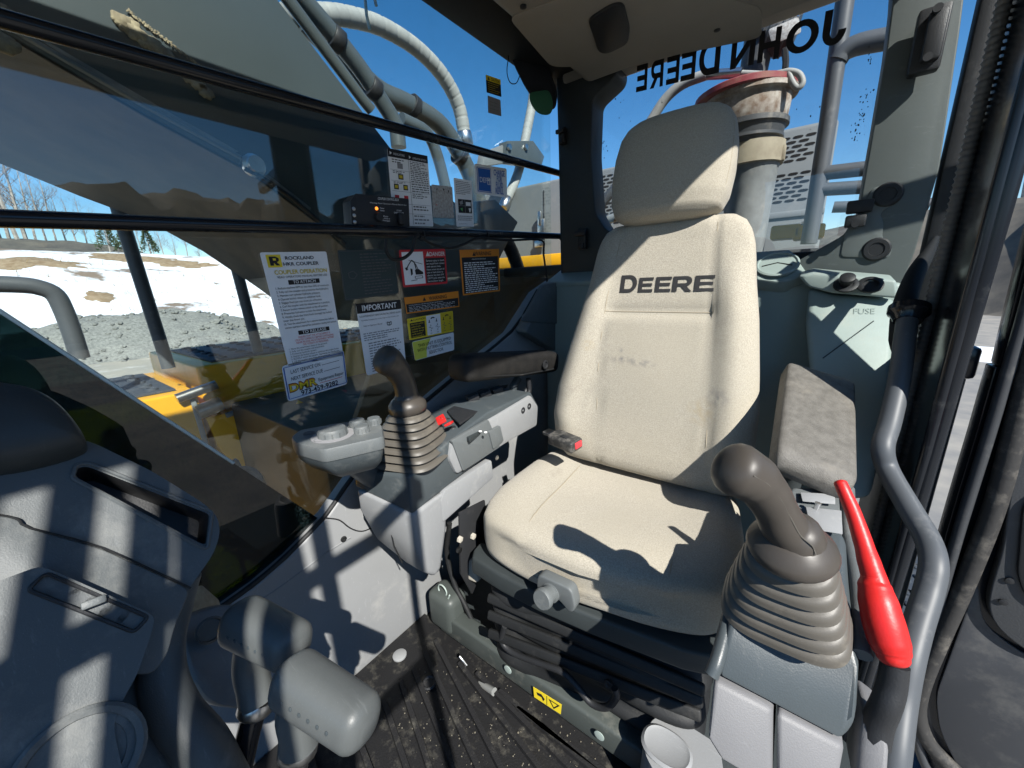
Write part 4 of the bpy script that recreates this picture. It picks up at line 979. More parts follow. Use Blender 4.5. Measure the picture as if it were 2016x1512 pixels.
# front slope below the seam
out2 = rnd(dp_([(-120, 1010), (0, 1014), (35, 1022), (60, 1040), (200, 1080), (376, 1160), (345, 1230), (330, 1290), (300, 1330), (-120, 1300)], .003), .01, 3)
lower = plate('front_slope', out2, IN * .10, DASH, dash, bev=.003)
tube('body_seam', smoothp(dp_([(-60, 1010), (0, 1014), (35, 1022), (60, 1040), (200, 1078), (376, 1158)], .0036), 3), .0012, BLK, lower, n=6)
# rounded hood over the instruments
hood = []
hp = [(-140, 735), (-60, 750), (0, 760), (60, 768), (110, 792), (150, 832), (172, 868), (172, 886), (120, 905), (60, 920), (0, 930), (-140, 945)]
H = rnd(dp_(hp, .012), .02, 4); hc = sum(H, V(0, 0, 0)) / len(H)
for s, o in ((1.0, -.10), (1.0, -.01), (.985, .004), (.94, .016), (.86, .024), (.7, .030), (.4, .034), (.1, .035)): hood.append([hc + (p - hc) * s + DN * o for p in H])
loft('instrument_hood', hood, PLD, dash, ang=60)
# raised vent box
VN = V(-.62, -.30, .72).normalized()
vb = rnd(dp_([(-140, 1195), (40, 1128), (72, 1116), (95, 1119), (306, 1212), (300, 1240), (270, 1330), (240, 1380), (222, 1430), (236, 1490), (250, 1560), (240, 1660), (-140, 1660)], .022), .012, 4)
vslot = rnd(dp_([(90, 1130), (290, 1216), (264, 1242), (56, 1160)], .022), .003, 2)
vbox = holed('vent_box', vb, vslot, IN * .10, IN * .016, DASH, BLKM, dash, 'vent_slot')
tube('vent_frame', rnd(dp_([(90, 1128), (292, 1215), (264, 1245), (54, 1161)], .0225), .004, 3), .0018, BLKM, vbox, n=6, closed=True)
for i in range(6):
    f = (i + .5) / 6; c = pln(76 + 198 * f, 1146 + 84 * f, DN, D0, .0155); a1 = (pln(290, 1216, DN, D0) - pln(90, 1130, DN, D0)).normalized(); a2 = DN.cross(a1)
    bm = bmesh.new(); ring = superell(c, a1, a2, .0135, .0098, 22, 2.4); top_ = superell(c + DN * .004, a1, a2, .0120, .0092, 22, 2.4)
    A = [bm.verts.new(p) for p in ring]; B = [bm.verts.new(p) for p in top_]
    for k in range(22): bm.faces.new((A[k], A[(k + 1) % 22], B[(k + 1) % 22], B[k]))
    bm.faces.new(B); link('vent_flap', bm_mesh(bm), DASH, vbox)
box('vent_tab', pln(185, 1186, DN, D0, .024), (.018, .008, .007), PLG, vbox, rot=frame(pln(205, 1180, DN, D0) - pln(165, 1195, DN, D0), zd=DN), bev=.002)
plate('side_latch', rnd([p for p in dd([(288, 1258, .425), (276, 1310, .42), (262, 1345, .418), (234, 1375, .416), (246, 1320, .418), (268, 1290, .42)])], .003), V(.01, .01, -.02), PLM, vbox, bev=.001)
# lower face with round cup holder
ln = V(-.80, -.30, .52).normalized(); L0_ = at(180, 1400, d=.40)
lf = rnd([pln(a, b, ln, L0_) for a, b in [(-140, 1300), (60, 1290), (240, 1300), (290, 1330), (320, 1400), (390, 1450), (440, 1500), (430, 1620), (-140, 1640)]], .02, 4)
low = plate('lower_face', lf, -ln * .10, DASH, dash, bev=.006)
ccp = pln(158, 1505, DN, D0, .0222)
ch_ = lathe('cup_holder', [(.044, -.004), (.044, .003), (.041, .0045), (.036, .003), (.035, -.001), (.030, -.0005), (.0295, -.003), (.001, -.003)], ccp, DN, DASH, vbox, n=36)
# curved leg meeting the wall
tube('corner_leg', dd([(366, 1130, .47), (338, 1200, .465), (320, 1270, .455), (322, 1340, .445), (350, 1410, .44), (400, 1475, .44), (440, 1560, .44)]), [.016, .021, .022, .023, .024, .026, .028], DASH, dash, n=18, sm=4)
plate('ledge', rnd(dd([(352, 1215, .62), (362, 1160, .64), (398, 1152, .70), (432, 1182, .72), (430, 1200, .70), (400, 1215, .66)]), .006), V(0, 0, -.02), mat('dusty ledge', (.30, .26, .19), .9, c2=(.42, .38, .28), vs=60), dash, bev=.002)
kn = thing('kick_panel', 'pale kick panel with round hole beside the travel levers', 'panel', tuple(at(420, 1350, d=.60)))
kp_ = dd([(352, 1225, .60), (430, 1190, .66), (520, 1190, .66), (560, 1260, .62), (520, 1400, .56), (420, 1390, .54), (380, 1340, .55), (358, 1280, .57)])
plate('panel_face', rnd(kp_, .02), V(.03, .01, -.01), PLL, kn, bev=.006)
lathe('panel_hole', [(.019, 0), (.019, .003), (.016, .004), (.015, .001), (.001, .001)], at(413, 1240, d=.595), (-.85, -.1, .4), PLM, kn, n=22)

# ------------------------------------------------------------------ travel levers
def travel(label, A, B, r, stem, shaft, mshaft):
    t = thing('travel_lever', label, 'lever', tuple(stem[-1]), 'travel levers on the cab floor')
    A, B = Vector(A), Vector(B); ax = (B - A); L = ax.length; ax.normalize(); cd = (RC @ V(0, 0, 1)); up = (-cd - ax * (-cd).dot(ax)).normalized(); sd = ax.cross(up)
    secs = []
    for i in range(31):
        f = .5 - .5 * math.cos(math.pi * i / 30); e = min(f, 1 - f) * L; k = math.sqrt(max(.03, 1 - (1 - min(1, e / (r * .55))) ** 2))
        rr = r * (1.0 - .10 * f)
        secs.append(superell(A + ax * L * f, up, sd, rr * (.3 + .7 * k), rr * (.3 + .7 * k), 32, 2.5))
    g = loft('grip_head', secs, LEV, t, ang=80)
    bm = bmesh.new()
    for i in range(6):
        for j in (-1, 0, 1):
            f = .25 + .1 * i; a = .45 * j; p = A + ax * L * f + (up * math.cos(a) + sd * math.sin(a)) * r * (1 - .1 * f) * .985
            add_lathe(bm, [(.0022, 0), (.0022, .0009), (.0012, .0012)], p, up * math.cos(a) + sd * math.sin(a), 8)
    link('grip_dimples', bm_mesh(bm), PLM, g)
    tube('grip_stem', stem, [.021, .0195, .0195, .021], LEV, t, n=16, sm=4)
    tube('lever_shaft', shaft, .0135, mshaft, t, n=14)
    lathe('clamp_ring', [(.0185, 0), (.020, .004), (.020, .014), (.0175, .017)], shaft[0], (Vector(shaft[1]) - Vector(shaft[0])), STEEL, t, n=18)
    return t
travel('grey travel lever nearer the dash, in shadow, on a black shaft', at(462, 1215, d=.50), at(592, 1280, d=.462), .0295,
       dd([(500, 1262, .49), (492, 1310, .488), (500, 1350, .486), (508, 1382, .484)]), dd([(507, 1376, .484), (488, 1450, .478), (470, 1530, .475), (440, 1680, .475)]), BLKG)
travel('grey dimpled travel lever in the foreground with stripes of sunlight', at(562, 1325, d=.415), at(728, 1435, d=.372), .0275,
       dd([(600, 1350, .415), (582, 1400, .416), (588, 1440, .418), (590, 1462, .42)]), dd([(590, 1456, .42), (582, 1500, .42), (570, 1580, .425), (550, 1700, .44)]), CHROME)

# ------------------------------------------------------------------ floor mat
fm = thing('floor_mat', 'black ribbed rubber floor mat covered with dried mud', 'mat', (0.45, -0.3, FLOOR))
mb = plate('mat_sheet', [V(.10, -.60, FLOOR - .012), V(.835, -.60, FLOOR - .012), V(.835, .25, FLOOR - .012), V(-.18, .25, FLOOR - .012), V(-.18, -.40, FLOOR - .012), V(.10, -.42, FLOOR - .012)], (0, 0, .014), MAT, fm, bev=.002)
ribs = [((858, 1265), (985, 1512)), ((838, 1290), (940, 1512)), ((815, 1320), (893, 1512)), ((790, 1345), (845, 1512)), ((757, 1385), (800, 1512)), ((905, 1310), (1060, 1512)), ((940, 1330), (1120, 1512)), ((985, 1365), (1160, 1512)), ((1020, 1400), (1200, 1530)), ((612, 1490), (640, 1600)), ((700, 1440), (745, 1560))]
for (a, b) in ribs:
    p, q = at(*a, z=FLOOR + .002), at(*b, z=FLOOR + .002); q = p + (q - p) * 1.25; s = (q - p).normalized().cross(V(0, 0, 1)) * .0075
    bm = bmesh.new(); pts_ = [p + s, p + s * .8 + (p - q).normalized() * .004, p - s * .8 + (p - q).normalized() * .004, p - s, q - s, q + s]
    A = [bm.verts.new(x) for x in pts_]; c = sum(pts_, V(0, 0, 0)) / 6; B = [bm.verts.new(x + V(0, 0, .009) - s * (.25 if i in (0, 1, 5) else -.25)) for i, x in enumerate(pts_)]
    for k in range(6): bm.faces.new((A[k], A[(k + 1) % 6], B[(k + 1) % 6], B[k]))
    bm.faces.new(B); link('mat_rib', bm_mesh(bm, 'mat_rib', True, 30), MAT, fm)
lathe('mat_plug', [(.019, 0), (.019, .004), (.016, .006), (.001, .006)], at(787, 1291, z=FLOOR + .003), (0, 0, 1), PLL, fm, n=22)
lathe('mat_plug', [(.019, 0), (.019, .004), (.016, .007), (.012, .003), (.001, .003)], at(845, 1346, z=FLOOR + .003), (0, 0, 1), BLKM, fm, n=22)
def crumbs():
    bm = bmesh.new(); rg = random.Random(8)
    for k in range(260):
        px = rg.uniform(780, 1180); py = rg.uniform(1310, 1512); p = at(px, py, z=FLOOR + .004)
        if p.y < -.585 or p.x > .82: continue
        s = rg.uniform(.0004, .0015) * (2.2 if rg.random() < .03 else 1)
        add_box(bm, p, (s * 2, s * rg.uniform(1, 2), s), Matrix.Rotation(rg.uniform(0, 3), 3, 'Z'), 0)
    o = link('mud_crumbs', bm_mesh(bm, 'mud_crumbs', False), mat('dried mud', (.22, .2, .155), .95, var=.4, vs=90), fm); o['kind'] = 'stuff'
crumbs()
st = mound('pebble', (0, 0, 0), .012, .006, .008, STONE, 1.0, n=12); st.location = at(806, 1368, z=FLOOR + .003); st.rotation_euler.z = .6
tag(st, 'small pale stone lying on the ribbed floor mat', 'stone')

# seat platform front rail
pf = thing('seat_platform', 'grey green platform rail running under the seat front', 'platform', (.44, -.59, FLOOR))
rl = box('platform_rail', (.40, -.592, .162), (.66, .045, .066), RAILP, pf, bev=.008, seg=3)
box('rail_block', (.72, -.60, .195), (.10, .075, .12), RAILP, pf, bev=.022, seg=4)
box('platform_top', (.36, -.83, .125), (.84, .44, .05), PLD, pf, bev=.004)
tube('cable_ring', [at(871, 1162, y=-.585) + V(.017 * math.cos(a), 0, .017 * math.sin(a)) for a in [i * math.pi / 9 for i in range(18)]], .0022, PLS, pf, n=8, closed=True)
tube('tie_tail', ats([(885, 1172), (878, 1190), (876, 1200)], y=-.58), .0025, PLS, pf, n=6)
tube('wire_loom', ats([(885, 1030), (880, 1090), (895, 1150), (915, 1190), (935, 1235)], y=-.61), .007, BLK, pf, n=8, sm=4)
for px, py in ((1000, 1318), (1180, 1448)):
    c = at(px, py, y=-.563); lathe('rail_plug', [(.011, 0), (.011, .0012), (.0095, .0016), (.001, .0016)], c, (0, 1, 0), PLS, rl, n=18)
# small lever under the rail
lv = thing('floor_lever', 'small metal lever with clear grip sticking out below the platform rail', 'lever', tuple(at(915, 1305, y=-.565)))
tube('lever_bar', ats([(905, 1292), (918, 1308), (912, 1318), (940, 1342)], y=-.545), .005, STEEL, lv, n=8)
tube('lever_grip', [at(938, 1340, y=-.542), at(973, 1362, y=-.535)], [.0075, .0095], mat('clear grip', (.2, .205, .2), .25), lv, n=8)
# yellow pinch hazard label on the rail
def rail_sticker():
    c = [at(1050, 1352, y=-.5635), at(1106, 1387, y=-.5635), at(1104, 1406, y=-.5635), at(1052, 1372, y=-.5635)]
    t = thing('hazard_label', 'small yellow hazard label with black symbols on the platform rail', 'label', tuple(c[3]))
    plate('label_film', c, (0, .0006, 0), SYEL, t)
    def q(s, u): return c[0].lerp(c[1], s).lerp(c[3].lerp(c[2], s), u) + V(0, .001, 0)
    tri = [q(.55, .2), q(.95, .2), q(.75, .9)]; tr2 = [q(.63, .3), q(.87, .3), q(.75, .72)]
    bm = bmesh.new(); A = [bm.verts.new(p) for p in tri]; B = [bm.verts.new(p) for p in tr2]
    for k in range(3): bm.faces.new((A[k], A[(k + 1) % 3], B[(k + 1) % 3], B[k]))
    link('warning_triangle', bm_mesh(bm, 'x', False), INK, t)
    plate('symbol', [q(.12, .3), q(.3, .2), q(.42, .5), q(.36, .8), q(.3, .5), q(.15, .55)], (0, .0002, 0), INK, t)
    plate('divider', [q(.49, .05), q(.505, .05), q(.505, .95), q(.49, .95)], (0, .0002, 0), INK, t)
rail_sticker()
# ------------------------------------------------------------------ stickers on the side window
XS = XG - .0032
def sticker(name, label, cat, corners, base, elems, r=.004, group=None, x=XS, th=.0006):
    """corners: pixel TL, TR, BR, BL on the glass plane; elems in unit (s right, t down)"""
    c = [at(a, b, x=x) for a, b in corners]
    t = thing(name, label, cat, tuple(c[3]), group)
    def q(s, u, lay=0): return c[0].lerp(c[1], s).lerp(c[3].lerp(c[2], s), u) + V(-th - .00035 * lay, 0, 0)
    film = plate('film', rnd([p for p in c], r, 4), (-th, 0, 0), base, t)
    def rect(s0, u0, s1, u1, m, lay=1, nm='print_block'):
        ps = [q(s0, u0, lay), q(s1, u0, lay), q(s1, u1, lay), q(s0, u1, lay)]
        raw(nm, ps, [(0, 1, 2, 3)], m, t, smooth=False)
    W = (c[1] - c[0]).length; Hh = (c[3] - c[0]).length
    for e in elems:
        k = e[0]
        if k == 'r': rect(*e[1:6], lay=e[6] if len(e) > 6 else 1)
        elif k == 't':       # text: string, s centre, u baseline, cap height (u), material, width (s) or None, bold
            _, s, sc, ub, h, m, w, *b = e
            vs, fs, w0 = text_mesh(s, b[0] if b else .0)
            kx = (w / w0) if w else h * Hh / W / CAPH
            x0 = sc - w0 * kx / 2
            raw('lettering', [q(x0 + v.x * kx, ub - v.y * h / CAPH, b[1] if len(b) > 1 else 3) for v in vs], fs, m, t, smooth=False)
        elif k == 'l':       # rows of fine print: s0,u0,s1,u1,n,material
            _, s0, u0, s1, u1, n, m = e; bm = bmesh.new(); rg = random.Random(len(label) * 7 + n)
            for i in range(n):
                u = u0 + (u1 - u0) * i / max(1, n - 1) if n > 1 else u0; s = s0; end = s0 + (s1 - s0) * rg.choice((1, 1, .95, .85, .6)); hh = min(.45 * (u1 - u0) / max(1, n - 1) if n > 1 else .012, .02)
                while s < end - .01:
                    wl = min(rg.uniform(.03, .10), end - s); P = [q(s, u, 2), q(s + wl, u, 2), q(s + wl, u + hh, 2), q(s, u + hh, 2)]
                    bm.faces.new([bm.verts.new(p) for p in P]); s += wl + .018
            link('fine_print', bm_mesh(bm, 'p', False), m, t)
        elif k == 'p':       # polygon
            _, pts, m, lay = e; raw('symbol', [q(a, b, lay) for a, b in pts], [tuple(range(len(pts)))], m, t, smooth=False)
        elif k == 's':       # stroke symbol
            _, pts, w, m = e
            for (a, b) in zip(pts[:-1], pts[1:]):
                d = Vector((b[0] - a[0], b[1] - a[1])); n_ = Vector((-d.y, d.x)).normalized() * w; a, b = Vector(a), Vector(b)
                raw('symbol', [q(*(a + n_), 4), q(*(b + n_), 4), q(*(b - n_), 4), q(*(a - n_), 4)], [(0, 1, 2, 3)], m, t, smooth=False)
    return t
YT = mat('mustard print', (.62, .46, .02), .5)
sticker('instruction_sticker', 'tall white coupler operation instruction sticker, leftmost on the window', 'sticker', [(511, 497), (642, 495), (676, 700), (568, 722)], WHITE, [
    ('r', .065, .02, .27, .125, SYEL, 1), ('p', [(.10, .035), (.19, .035), (.235, .05), (.235, .07), (.20, .085), (.24, .11), (.185, .11), (.155, .088), (.15, .11), (.10, .11)], INK, 3), ('p', [(.15, .05), (.19, .05), (.19, .068), (.15, .068)], SYEL, 4),
    ('t', 'ROCKLAND', .55, .065, .028, INK, .44, .015), ('t', 'HKR COUPLER', .56, .115, .028, INK, .55, .015),
    ('t', 'COUPLER OPERATION', .54, .185, .034, YT, .82, .02), ('t', 'READ OPERATORS MANUAL BEFORE USE', .55, .218, .018, INK, .78),
    ('r', .30, .238, .80, .278, INK, 1), ('t', 'TO ATTACH', .55, .270, .027, WHT, .36, .01)] +
    [('t', s, .07 + w / 2 + .02, .312 + .0315 * i, .0185, INK, w) for i, (s, w) in enumerate([('1. Reduce machine RPM to less than 50% of maximum.', .86), ('2. Fully curl the coupler and pressurize the hydraulics.', .84), ('3. Maintain curl cylinder hydraulic pressure.', .68), ('4. Operate bucket release to withdraw hook.', .68), ('5. Engage fixed jaw into front pin of bucket.', .69), ('6. Curl the coupler until the attachment is in position.', .82), ('7. Return bucket release switch to the off position.', .78), ('8. Pressurize hydraulics to lock the attachment.', .74), ('9. Visually check that front hook (orange) has locked', .82), ('    over the front pin.', .34), ('10. Test the attachment for a secure connection before', .84), ('    see/see operators manual for connection testing instructions.', .88)])] +
    [('r', .28, .690, .82, .728, INK, 1), ('t', 'TO RELEASE', .55, .721, .027, WHT, .42, .01),
     ('t', 'ENSURE THAT THE ATTACHMENT IS', .54, .757, .017, DRED, .55), ('t', 'LOCATED CORRECTLY BEFORE CONTINUING.', .54, .781, .017, DRED, .68), ('t', 'NEVER RELEASE AN ATTACHMENT WITHIN', .54, .805, .017, DRED, .66), ('t', 'THE VICINITY OF PERSONNEL.', .54, .829, .017, DRED, .46)] +
    [('t', s, .07 + w / 2, .852 + .0235 * i, .015, INK, w) for i, (s, w) in enumerate([('1. Move the attachment close to the ground.', .66), ('2. Fully curl the coupler and attachment.', .60), ('3. Pressurize hydraulic system.', .45), ('4. Operate the bucket release to withdraw the coupler hooks.', .86), ('5. SLOWLY uncurl the coupler, depositing the attachment', .86), ('6. Lift the coupler away from the attachment.', .68)])] + [('t', 'RSTI15', .14, .992, .017, DGRY, .13)])
sticker('service_sticker', 'white service reminder sticker with yellow red logo under the coupler sticker', 'sticker', [(554, 721), (676, 689), (684, 756), (567, 791)], WHITE, [
    ('s', [(.02, .06), (.98, .06), (.98, .94), (.02, .94), (.02, .06)], .008, BLUE),
    ('t', 'LAST SERVICE ON', .34, .27, .10, INK, .46), ('r', .60, .25, .90, .262, INK), ('t', 'NEXT SERVICE DUE', .35, .46, .10, INK, .50), ('r', .62, .44, .90, .452, INK),
    ('t', 'DMR', .27, .76, .22, INK, .45, .06), ('t', 'DMR', .265, .752, .205, ORA, .43, .03, 4), ('t', 'DMR', .265, .735, .16, SYEL, .42, .012, 5), ('t', 'Equipment Repair', .73, .68, .09, INK, .44), ('r', .52, .735, .92, .748, DRED),
    ('t', '973-459-9282', .52, .925, .13, INK, .62, .02)], r=.008)
sticker('instruction_sticker', 'white sticker headed IMPORTANT in a black band, behind the joystick', 'sticker', [(700, 598), (788, 590), (799, 718), (722, 740)], WHITE, [
    ('r', 0, 0, 1, .135, INK, 1), ('t', 'IMPORTANT', .5, .105, .075, WHT, .78, .015), ('t', 'COUNTERWEIGHT REMOVAL/INSTALL DEVICE ALARM', .5, .19, .024, INK, .94),
    ('t', 'This machine is equipped with a counterweight removal/install device alarm.', .49, .24, .018, DGRY, .88), ('t', 'Refer to Operators Manual.', .30, .32, .02, DGRY, .42), ('s', [(.62, .30), (.67, .31), (.72, .30), (.72, .34), (.67, .35), (.62, .34), (.62, .30)], .006, DGRY), ('s', [(.67, .31), (.67, .35)], .005, DGRY),
    ('l', .06, .41, .95, .50, 4, MGRY), ('l', .14, .55, .92, .95, 12, MGRY)], r=.008)
sticker('danger_sticker', 'red bordered danger sticker with an excavator and power line drawing', 'sticker', [(785, 492), (876, 490), (881, 558), (794, 566)], DRED, [
    ('r', .04, .06, .48, .94, WHITE, 1), ('r', .51, .24, .965, .94, INK, 1), ('t', '▲', .58, .19, .12, WHT, None), ('p', [(.545, .19), (.61, .19), (.578, .09)], WHT, 2), ('t', 'DANGER', .80, .19, .11, WHT, .36, .02)] +
    [('t', s, .53 + w / 2, .34 + .082 * i, .05, WHT, w) for i, (s, w) in enumerate([('Serious injury or death', .42), ('can result from contact', .42), ('with electric lines.', .33), ('Never move any part of', .41), ('unit or load closer to', .37), ('electric line than 3 M', .38), ('(10 FT.) plus twice the', .40), ('line insulator length.', .37)])] +
    [('s', [(.10, .52), (.14, .42), (.22, .28), (.27, .33), (.30, .55)], .010, INK), ('s', [(.22, .28), (.30, .40), (.33, .52)], .008, INK), ('s', [(.16, .28), (.44, .40)], .006, INK), ('p', [(.27, .55), (.34, .52), (.40, .58), (.44, .62), (.44, .68), (.28, .68)], INK, 3), ('s', [(.26, .72), (.42, .72), (.42, .78), (.26, .78), (.26, .72)], .007, INK), ('p', [(.07, .48), (.12, .46), (.13, .54), (.09, .55)], INK, 3), ('p', [(.18, .50), (.22, .52), (.22, .66), (.18, .70)], INK, 3), ('s', [(.17, .84), (.30, .82)], .008, INK)], r=.005)
sticker('warning_sticker', 'square orange and black warning sticker nearest the rear pillar', 'sticker', [(904, 492), (982, 490), (984, 573), (911, 582)], INK, [
    ('r', 0, 0, 1, .165, ORA, 1), ('r', 0, .165, .035, 1, ORA, 1), ('r', .965, .165, 1, 1, ORA, 1), ('r', .035, .965, .965, 1, ORA, 1), ('p', [(.29, .14), (.37, .14), (.33, .05)], INK, 3), ('t', 'WARNING', .56, .135, .085, INK, .42, .015), ('t', 'AVOID DEATH OR SERIOUS INJURY', .45, .225, .025, WHT, .36),
    ('l', .08, .28, .93, .93, 15, WHT)], r=.005)
sticker('warning_sticker', 'long low orange and black warning sticker above the caution sticker', 'sticker', [(795, 586), (902, 573), (904, 604), (800, 618)], INK, [
    ('r', 0, 0, 1, .42, ORA, 1), ('r', 0, .42, .015, 1, ORA, 1), ('r', .985, .42, 1, 1, ORA, 1), ('r', .015, .93, .985, 1, ORA, 1), ('p', [(.30, .34), (.36, .34), (.33, .10)], INK, 3), ('t', 'WARNING', .58, .34, .22, INK, .34, .015),
    ('t', 'AVOID SERIOUS CRUSHING INJURY FROM BOOM', .36, .55, .06, WHT, .62), ('l', .05, .62, .95, .88, 4, WHT)], r=.004)
cs_ = [('r', .0, .0, .365, .12, SYEL, 1), ('p', [(.05, .14), (.11, .14), (.08, .05)], INK, 3), ('t', 'CAUTION', .24, .145, .09, INK, .25, .01), ('r', .04, .22, .345, .93, INK, 1), ('r', .385, .02, .695, .95, WHITE, 1), ('r', .705, .02, .985, .95, YT, 1)]
cs_ += [('t', s, .06 + w / 2, .33 + .115 * i, .07, SYEL, w) for i, (s, w) in enumerate([('Alternate control', .25), ('patterns are', .19), ('available for this', .26), ('machine. Always', .25), ('verify control', .21), ('response before', .24)])]
for s in (.44, .60, .76, .92):
    cs_ += [('p', [(s - .022, .36), (s + .022, .36), (s + .008, .30), (s - .008, .30)], INK, 3), ('s', [(s, .31), (s, .22)], .008, INK)]
for s in (.52, .845): cs_ += [('p', [(s - .05, .18), (s - .02, .11), (s + .02, .12), (s + .05, .16), (s + .03, .19), (s, .16), (s - .03, .20)], INK, 3)]
for s in (.465, .615, .775, .915):
    cs_ += [('s', [(s - .045, .60), (s - .02, .56), (s + .02, .66), (s + .045, .62)], .006, DGRY), ('s', [(s, .46), (s, .54)], .006, DGRY), ('s', [(s, .70), (s, .78)], .006, DGRY), ('s', [(s - .02, .86), (s + .02, .88)], .010, DGRY)]
sticker('caution_sticker', 'yellow and white caution sticker with small control pattern diagrams', 'sticker', [(801, 628), (891, 612), (893, 652), (806, 670)], SYEL, cs_, r=.003)
sticker('pattern_sticker', 'pale yellow and white sticker reading this unit is equipped', 'sticker', [(811, 673), (893, 654), (894, 689), (817, 710)], WHITE, [
    ('p', [(0, .02), (.42, .02), (.30, .5), (.28, .98), (0, .98)], LYEL, 1), ('t', 'THIS UNIT IS EQUIPPED', .51, .36, .17, INK, .80), ('t', 'WITH PATTERN CONTROL', .51, .60, .17, INK, .86), ('t', 'SELECTOR', .52, .85, .17, INK, .36)], r=.006)
sticker('indicator_sticker', 'white indicator chart sticker behind the black control box', 'sticker', [(762, 291), (841, 307), (853, 446), (775, 444)], WHITE, [
    ('r', 0, 0, 1, .105, INK, 1), ('t', 'INDICATORS', .26, .075, .028, WHT, .26), ('t', 'OPERATOR ACTION', .77, .085, .026, WHT, .36), ('p', [(.04, .035), (.09, .055), (.04, .08)], WHT, 3), ('p', [(.50, .045), (.55, .065), (.50, .09)], WHT, 3),
    ('r', .475, .105, .483, .98, DGRY, 1)] + [('r', .03, u, .97, u + .004, MGRY, 1) for u in (.26, .40, .535, .70, .83)] + [('l', .08, .125, .42, .155, 2, DGRY), ('r', .20, .17, .33, .24, MGRY, 1), ('l', .08, .275, .42, .295, 2, DGRY), ('r', .20, .31, .32, .38, INK, 2), ('r', .22, .325, .30, .365, YT, 3), ('l', .08, .415, .42, .43, 2, DGRY), ('r', .08, .445, .19, .515, INK, 2), ('r', .10, .46, .17, .50, YT, 3), ('r', .30, .445, .41, .515, INK, 2), ('r', .32, .46, .39, .50, YT, 3), ('r', .08, .59, .18, .66, DRED, 2), ('r', .30, .59, .40, .66, DRED, 2),
    ('l', .51, .12, .96, .25, 7, DGRY), ('l', .51, .275, .96, .38, 5, DGRY), ('l', .51, .415, .96, .51, 4, DGRY), ('l', .51, .55, .96, .60, 3, DGRY), ('l', .51, .72, .9, .76, 2, DGRY), ('l', .51, .85, .96, .95, 3, MGRY)], r=.004)
sticker('weathered_sticker', 'grey illegible weathered sticker between two white ones', 'sticker', [(849, 363), (890, 368), (894, 430), (853, 428)], PAPER, [('p', [(.2, .12), (.26, .10), (.24, .2)], INK, 2), ('p', [(.5, .08), (.6, .1), (.55, .16)], INK, 2), ('p', [(.75, .13), (.82, .12), (.8, .22)], INK, 2), ('p', [(.15, .6), (.2, .58), (.2, .64)], DRED, 2)], r=.004)
sticker('fluid_sticker', 'narrow white sticker with a black picture block, right of the weathered one', 'sticker', [(893, 350), (928, 356), (933, 446), (899, 446)], WHITE, [('l', .08, .05, .92, .30, 8, MGRY), ('r', .15, .42, .92, .71, INK, 1), ('r', .58, .47, .86, .55, WHT, 2), ('p', [(.22, .48), (.4, .44), (.42, .52), (.26, .54)], MGRY, 3), ('p', [(.25, .62), (.38, .6), (.36, .68)], mat('green print', (.1, .4, .12), .5), 3), ('p', [(.72, .60), (.86, .60), (.82, .69), (.76, .69)], WHT, 3), ('r', .15, .555, .92, .562, MGRY, 3), ('r', .52, .42, .535, .71, MGRY, 3), ('l', .08, .77, .92, .85, 3, MGRY), ('t', 'SEE OPERATOR MANUAL', .36, .95, .016, DGRY, .5)], r=.003)
sticker('fluid_sticker', 'white and blue sticker reading charge for fluid refill', 'sticker', [(934, 322), (997, 332), (998, 389), (937, 381)], WHITE, [
    ('r', .05, .09, .48, .92, BLUE, 1), ('s', [(.07, .12), (.46, .12), (.46, .89), (.07, .89), (.07, .12)], .008, WHT), ('t', 'DEF', .235, .59, .17, WHT, .22, .0), ('s', [(.36, .42), (.42, .42), (.42, .64), (.36, .64), (.36, .42)], .010, WHT), ('s', [(.43, .45), (.455, .5), (.455, .62), (.43, .62)], .007, WHT), ('r', .375, .46, .41, .52, WHT, 3),
    ('t', 'CHARGE', .74, .29, .19, BLUE, .36, .02), ('t', 'FOR', .74, .49, .19, BLUE, .17, .02), ('t', 'FLUID', .74, .70, .19, BLUE, .24, .02), ('t', 'REFILL', .74, .91, .19, BLUE, .27, .02)], r=.007)
sticker('caution_sticker', 'small black caution sticker with yellow heading high on the glass', 'sticker', [(956, 147), (985, 157), (987, 191), (958, 182)], INK, [('r', .0, .0, 1, .30, SYEL, 1), ('p', [(.08, .26), (.24, .26), (.16, .08)], INK, 3), ('t', 'CAUTION', .62, .25, .15, INK, .60, .01), ('l', .10, .40, .9, .88, 5, SYEL)], r=.003)
sticker('faded_sticker', 'small grey blank label below the high caution sticker', 'sticker', [(960, 188), (985, 197), (987, 229), (961, 222)], MGRY, [('l', .15, .3, .85, .7, 3, DGRY)], r=.002)
sticker('clear_sticker', 'dark transparent looking old sticker beside the danger sticker', 'sticker', [(664, 493), (775, 490), (785, 578), (679, 592)], CLEAR, [('s', [(.01, .02), (.99, .02), (.99, .98), (.01, .98), (.01, .02)], .004, DGRY), ('l', .35, .08, .9, .9, 14, DGRY), ('s', [(.12, .45), (.2, .42), (.26, .5), (.2, .58), (.12, .55), (.12, .45)], .006, DGRY)], r=.003)
# reversed paper on the quarter window
c = [V(-.2415, -1.19, 1.42), V(-.2415, -1.13, 1.42), V(-.2415, -1.13, 1.28), V(-.2415, -1.19, 1.28)]
qs = thing('quarter_sticker', 'narrow white sticker with a black figure on the glass by the door post', 'sticker', tuple(c[3]))
plate('film', c, (.0006, 0, 0), mat('dim sticker', (.45, .44, .42), .6), qs)
raw('symbol', [V(-.2405, -1.175, 1.36), V(-.2405, -1.15, 1.37), V(-.2405, -1.145, 1.30), V(-.2405, -1.16, 1.29), V(-.2405, -1.165, 1.335), V(-.2405, -1.18, 1.34)], [(0, 1, 2, 3, 4, 5)], INK, qs, smooth=False)

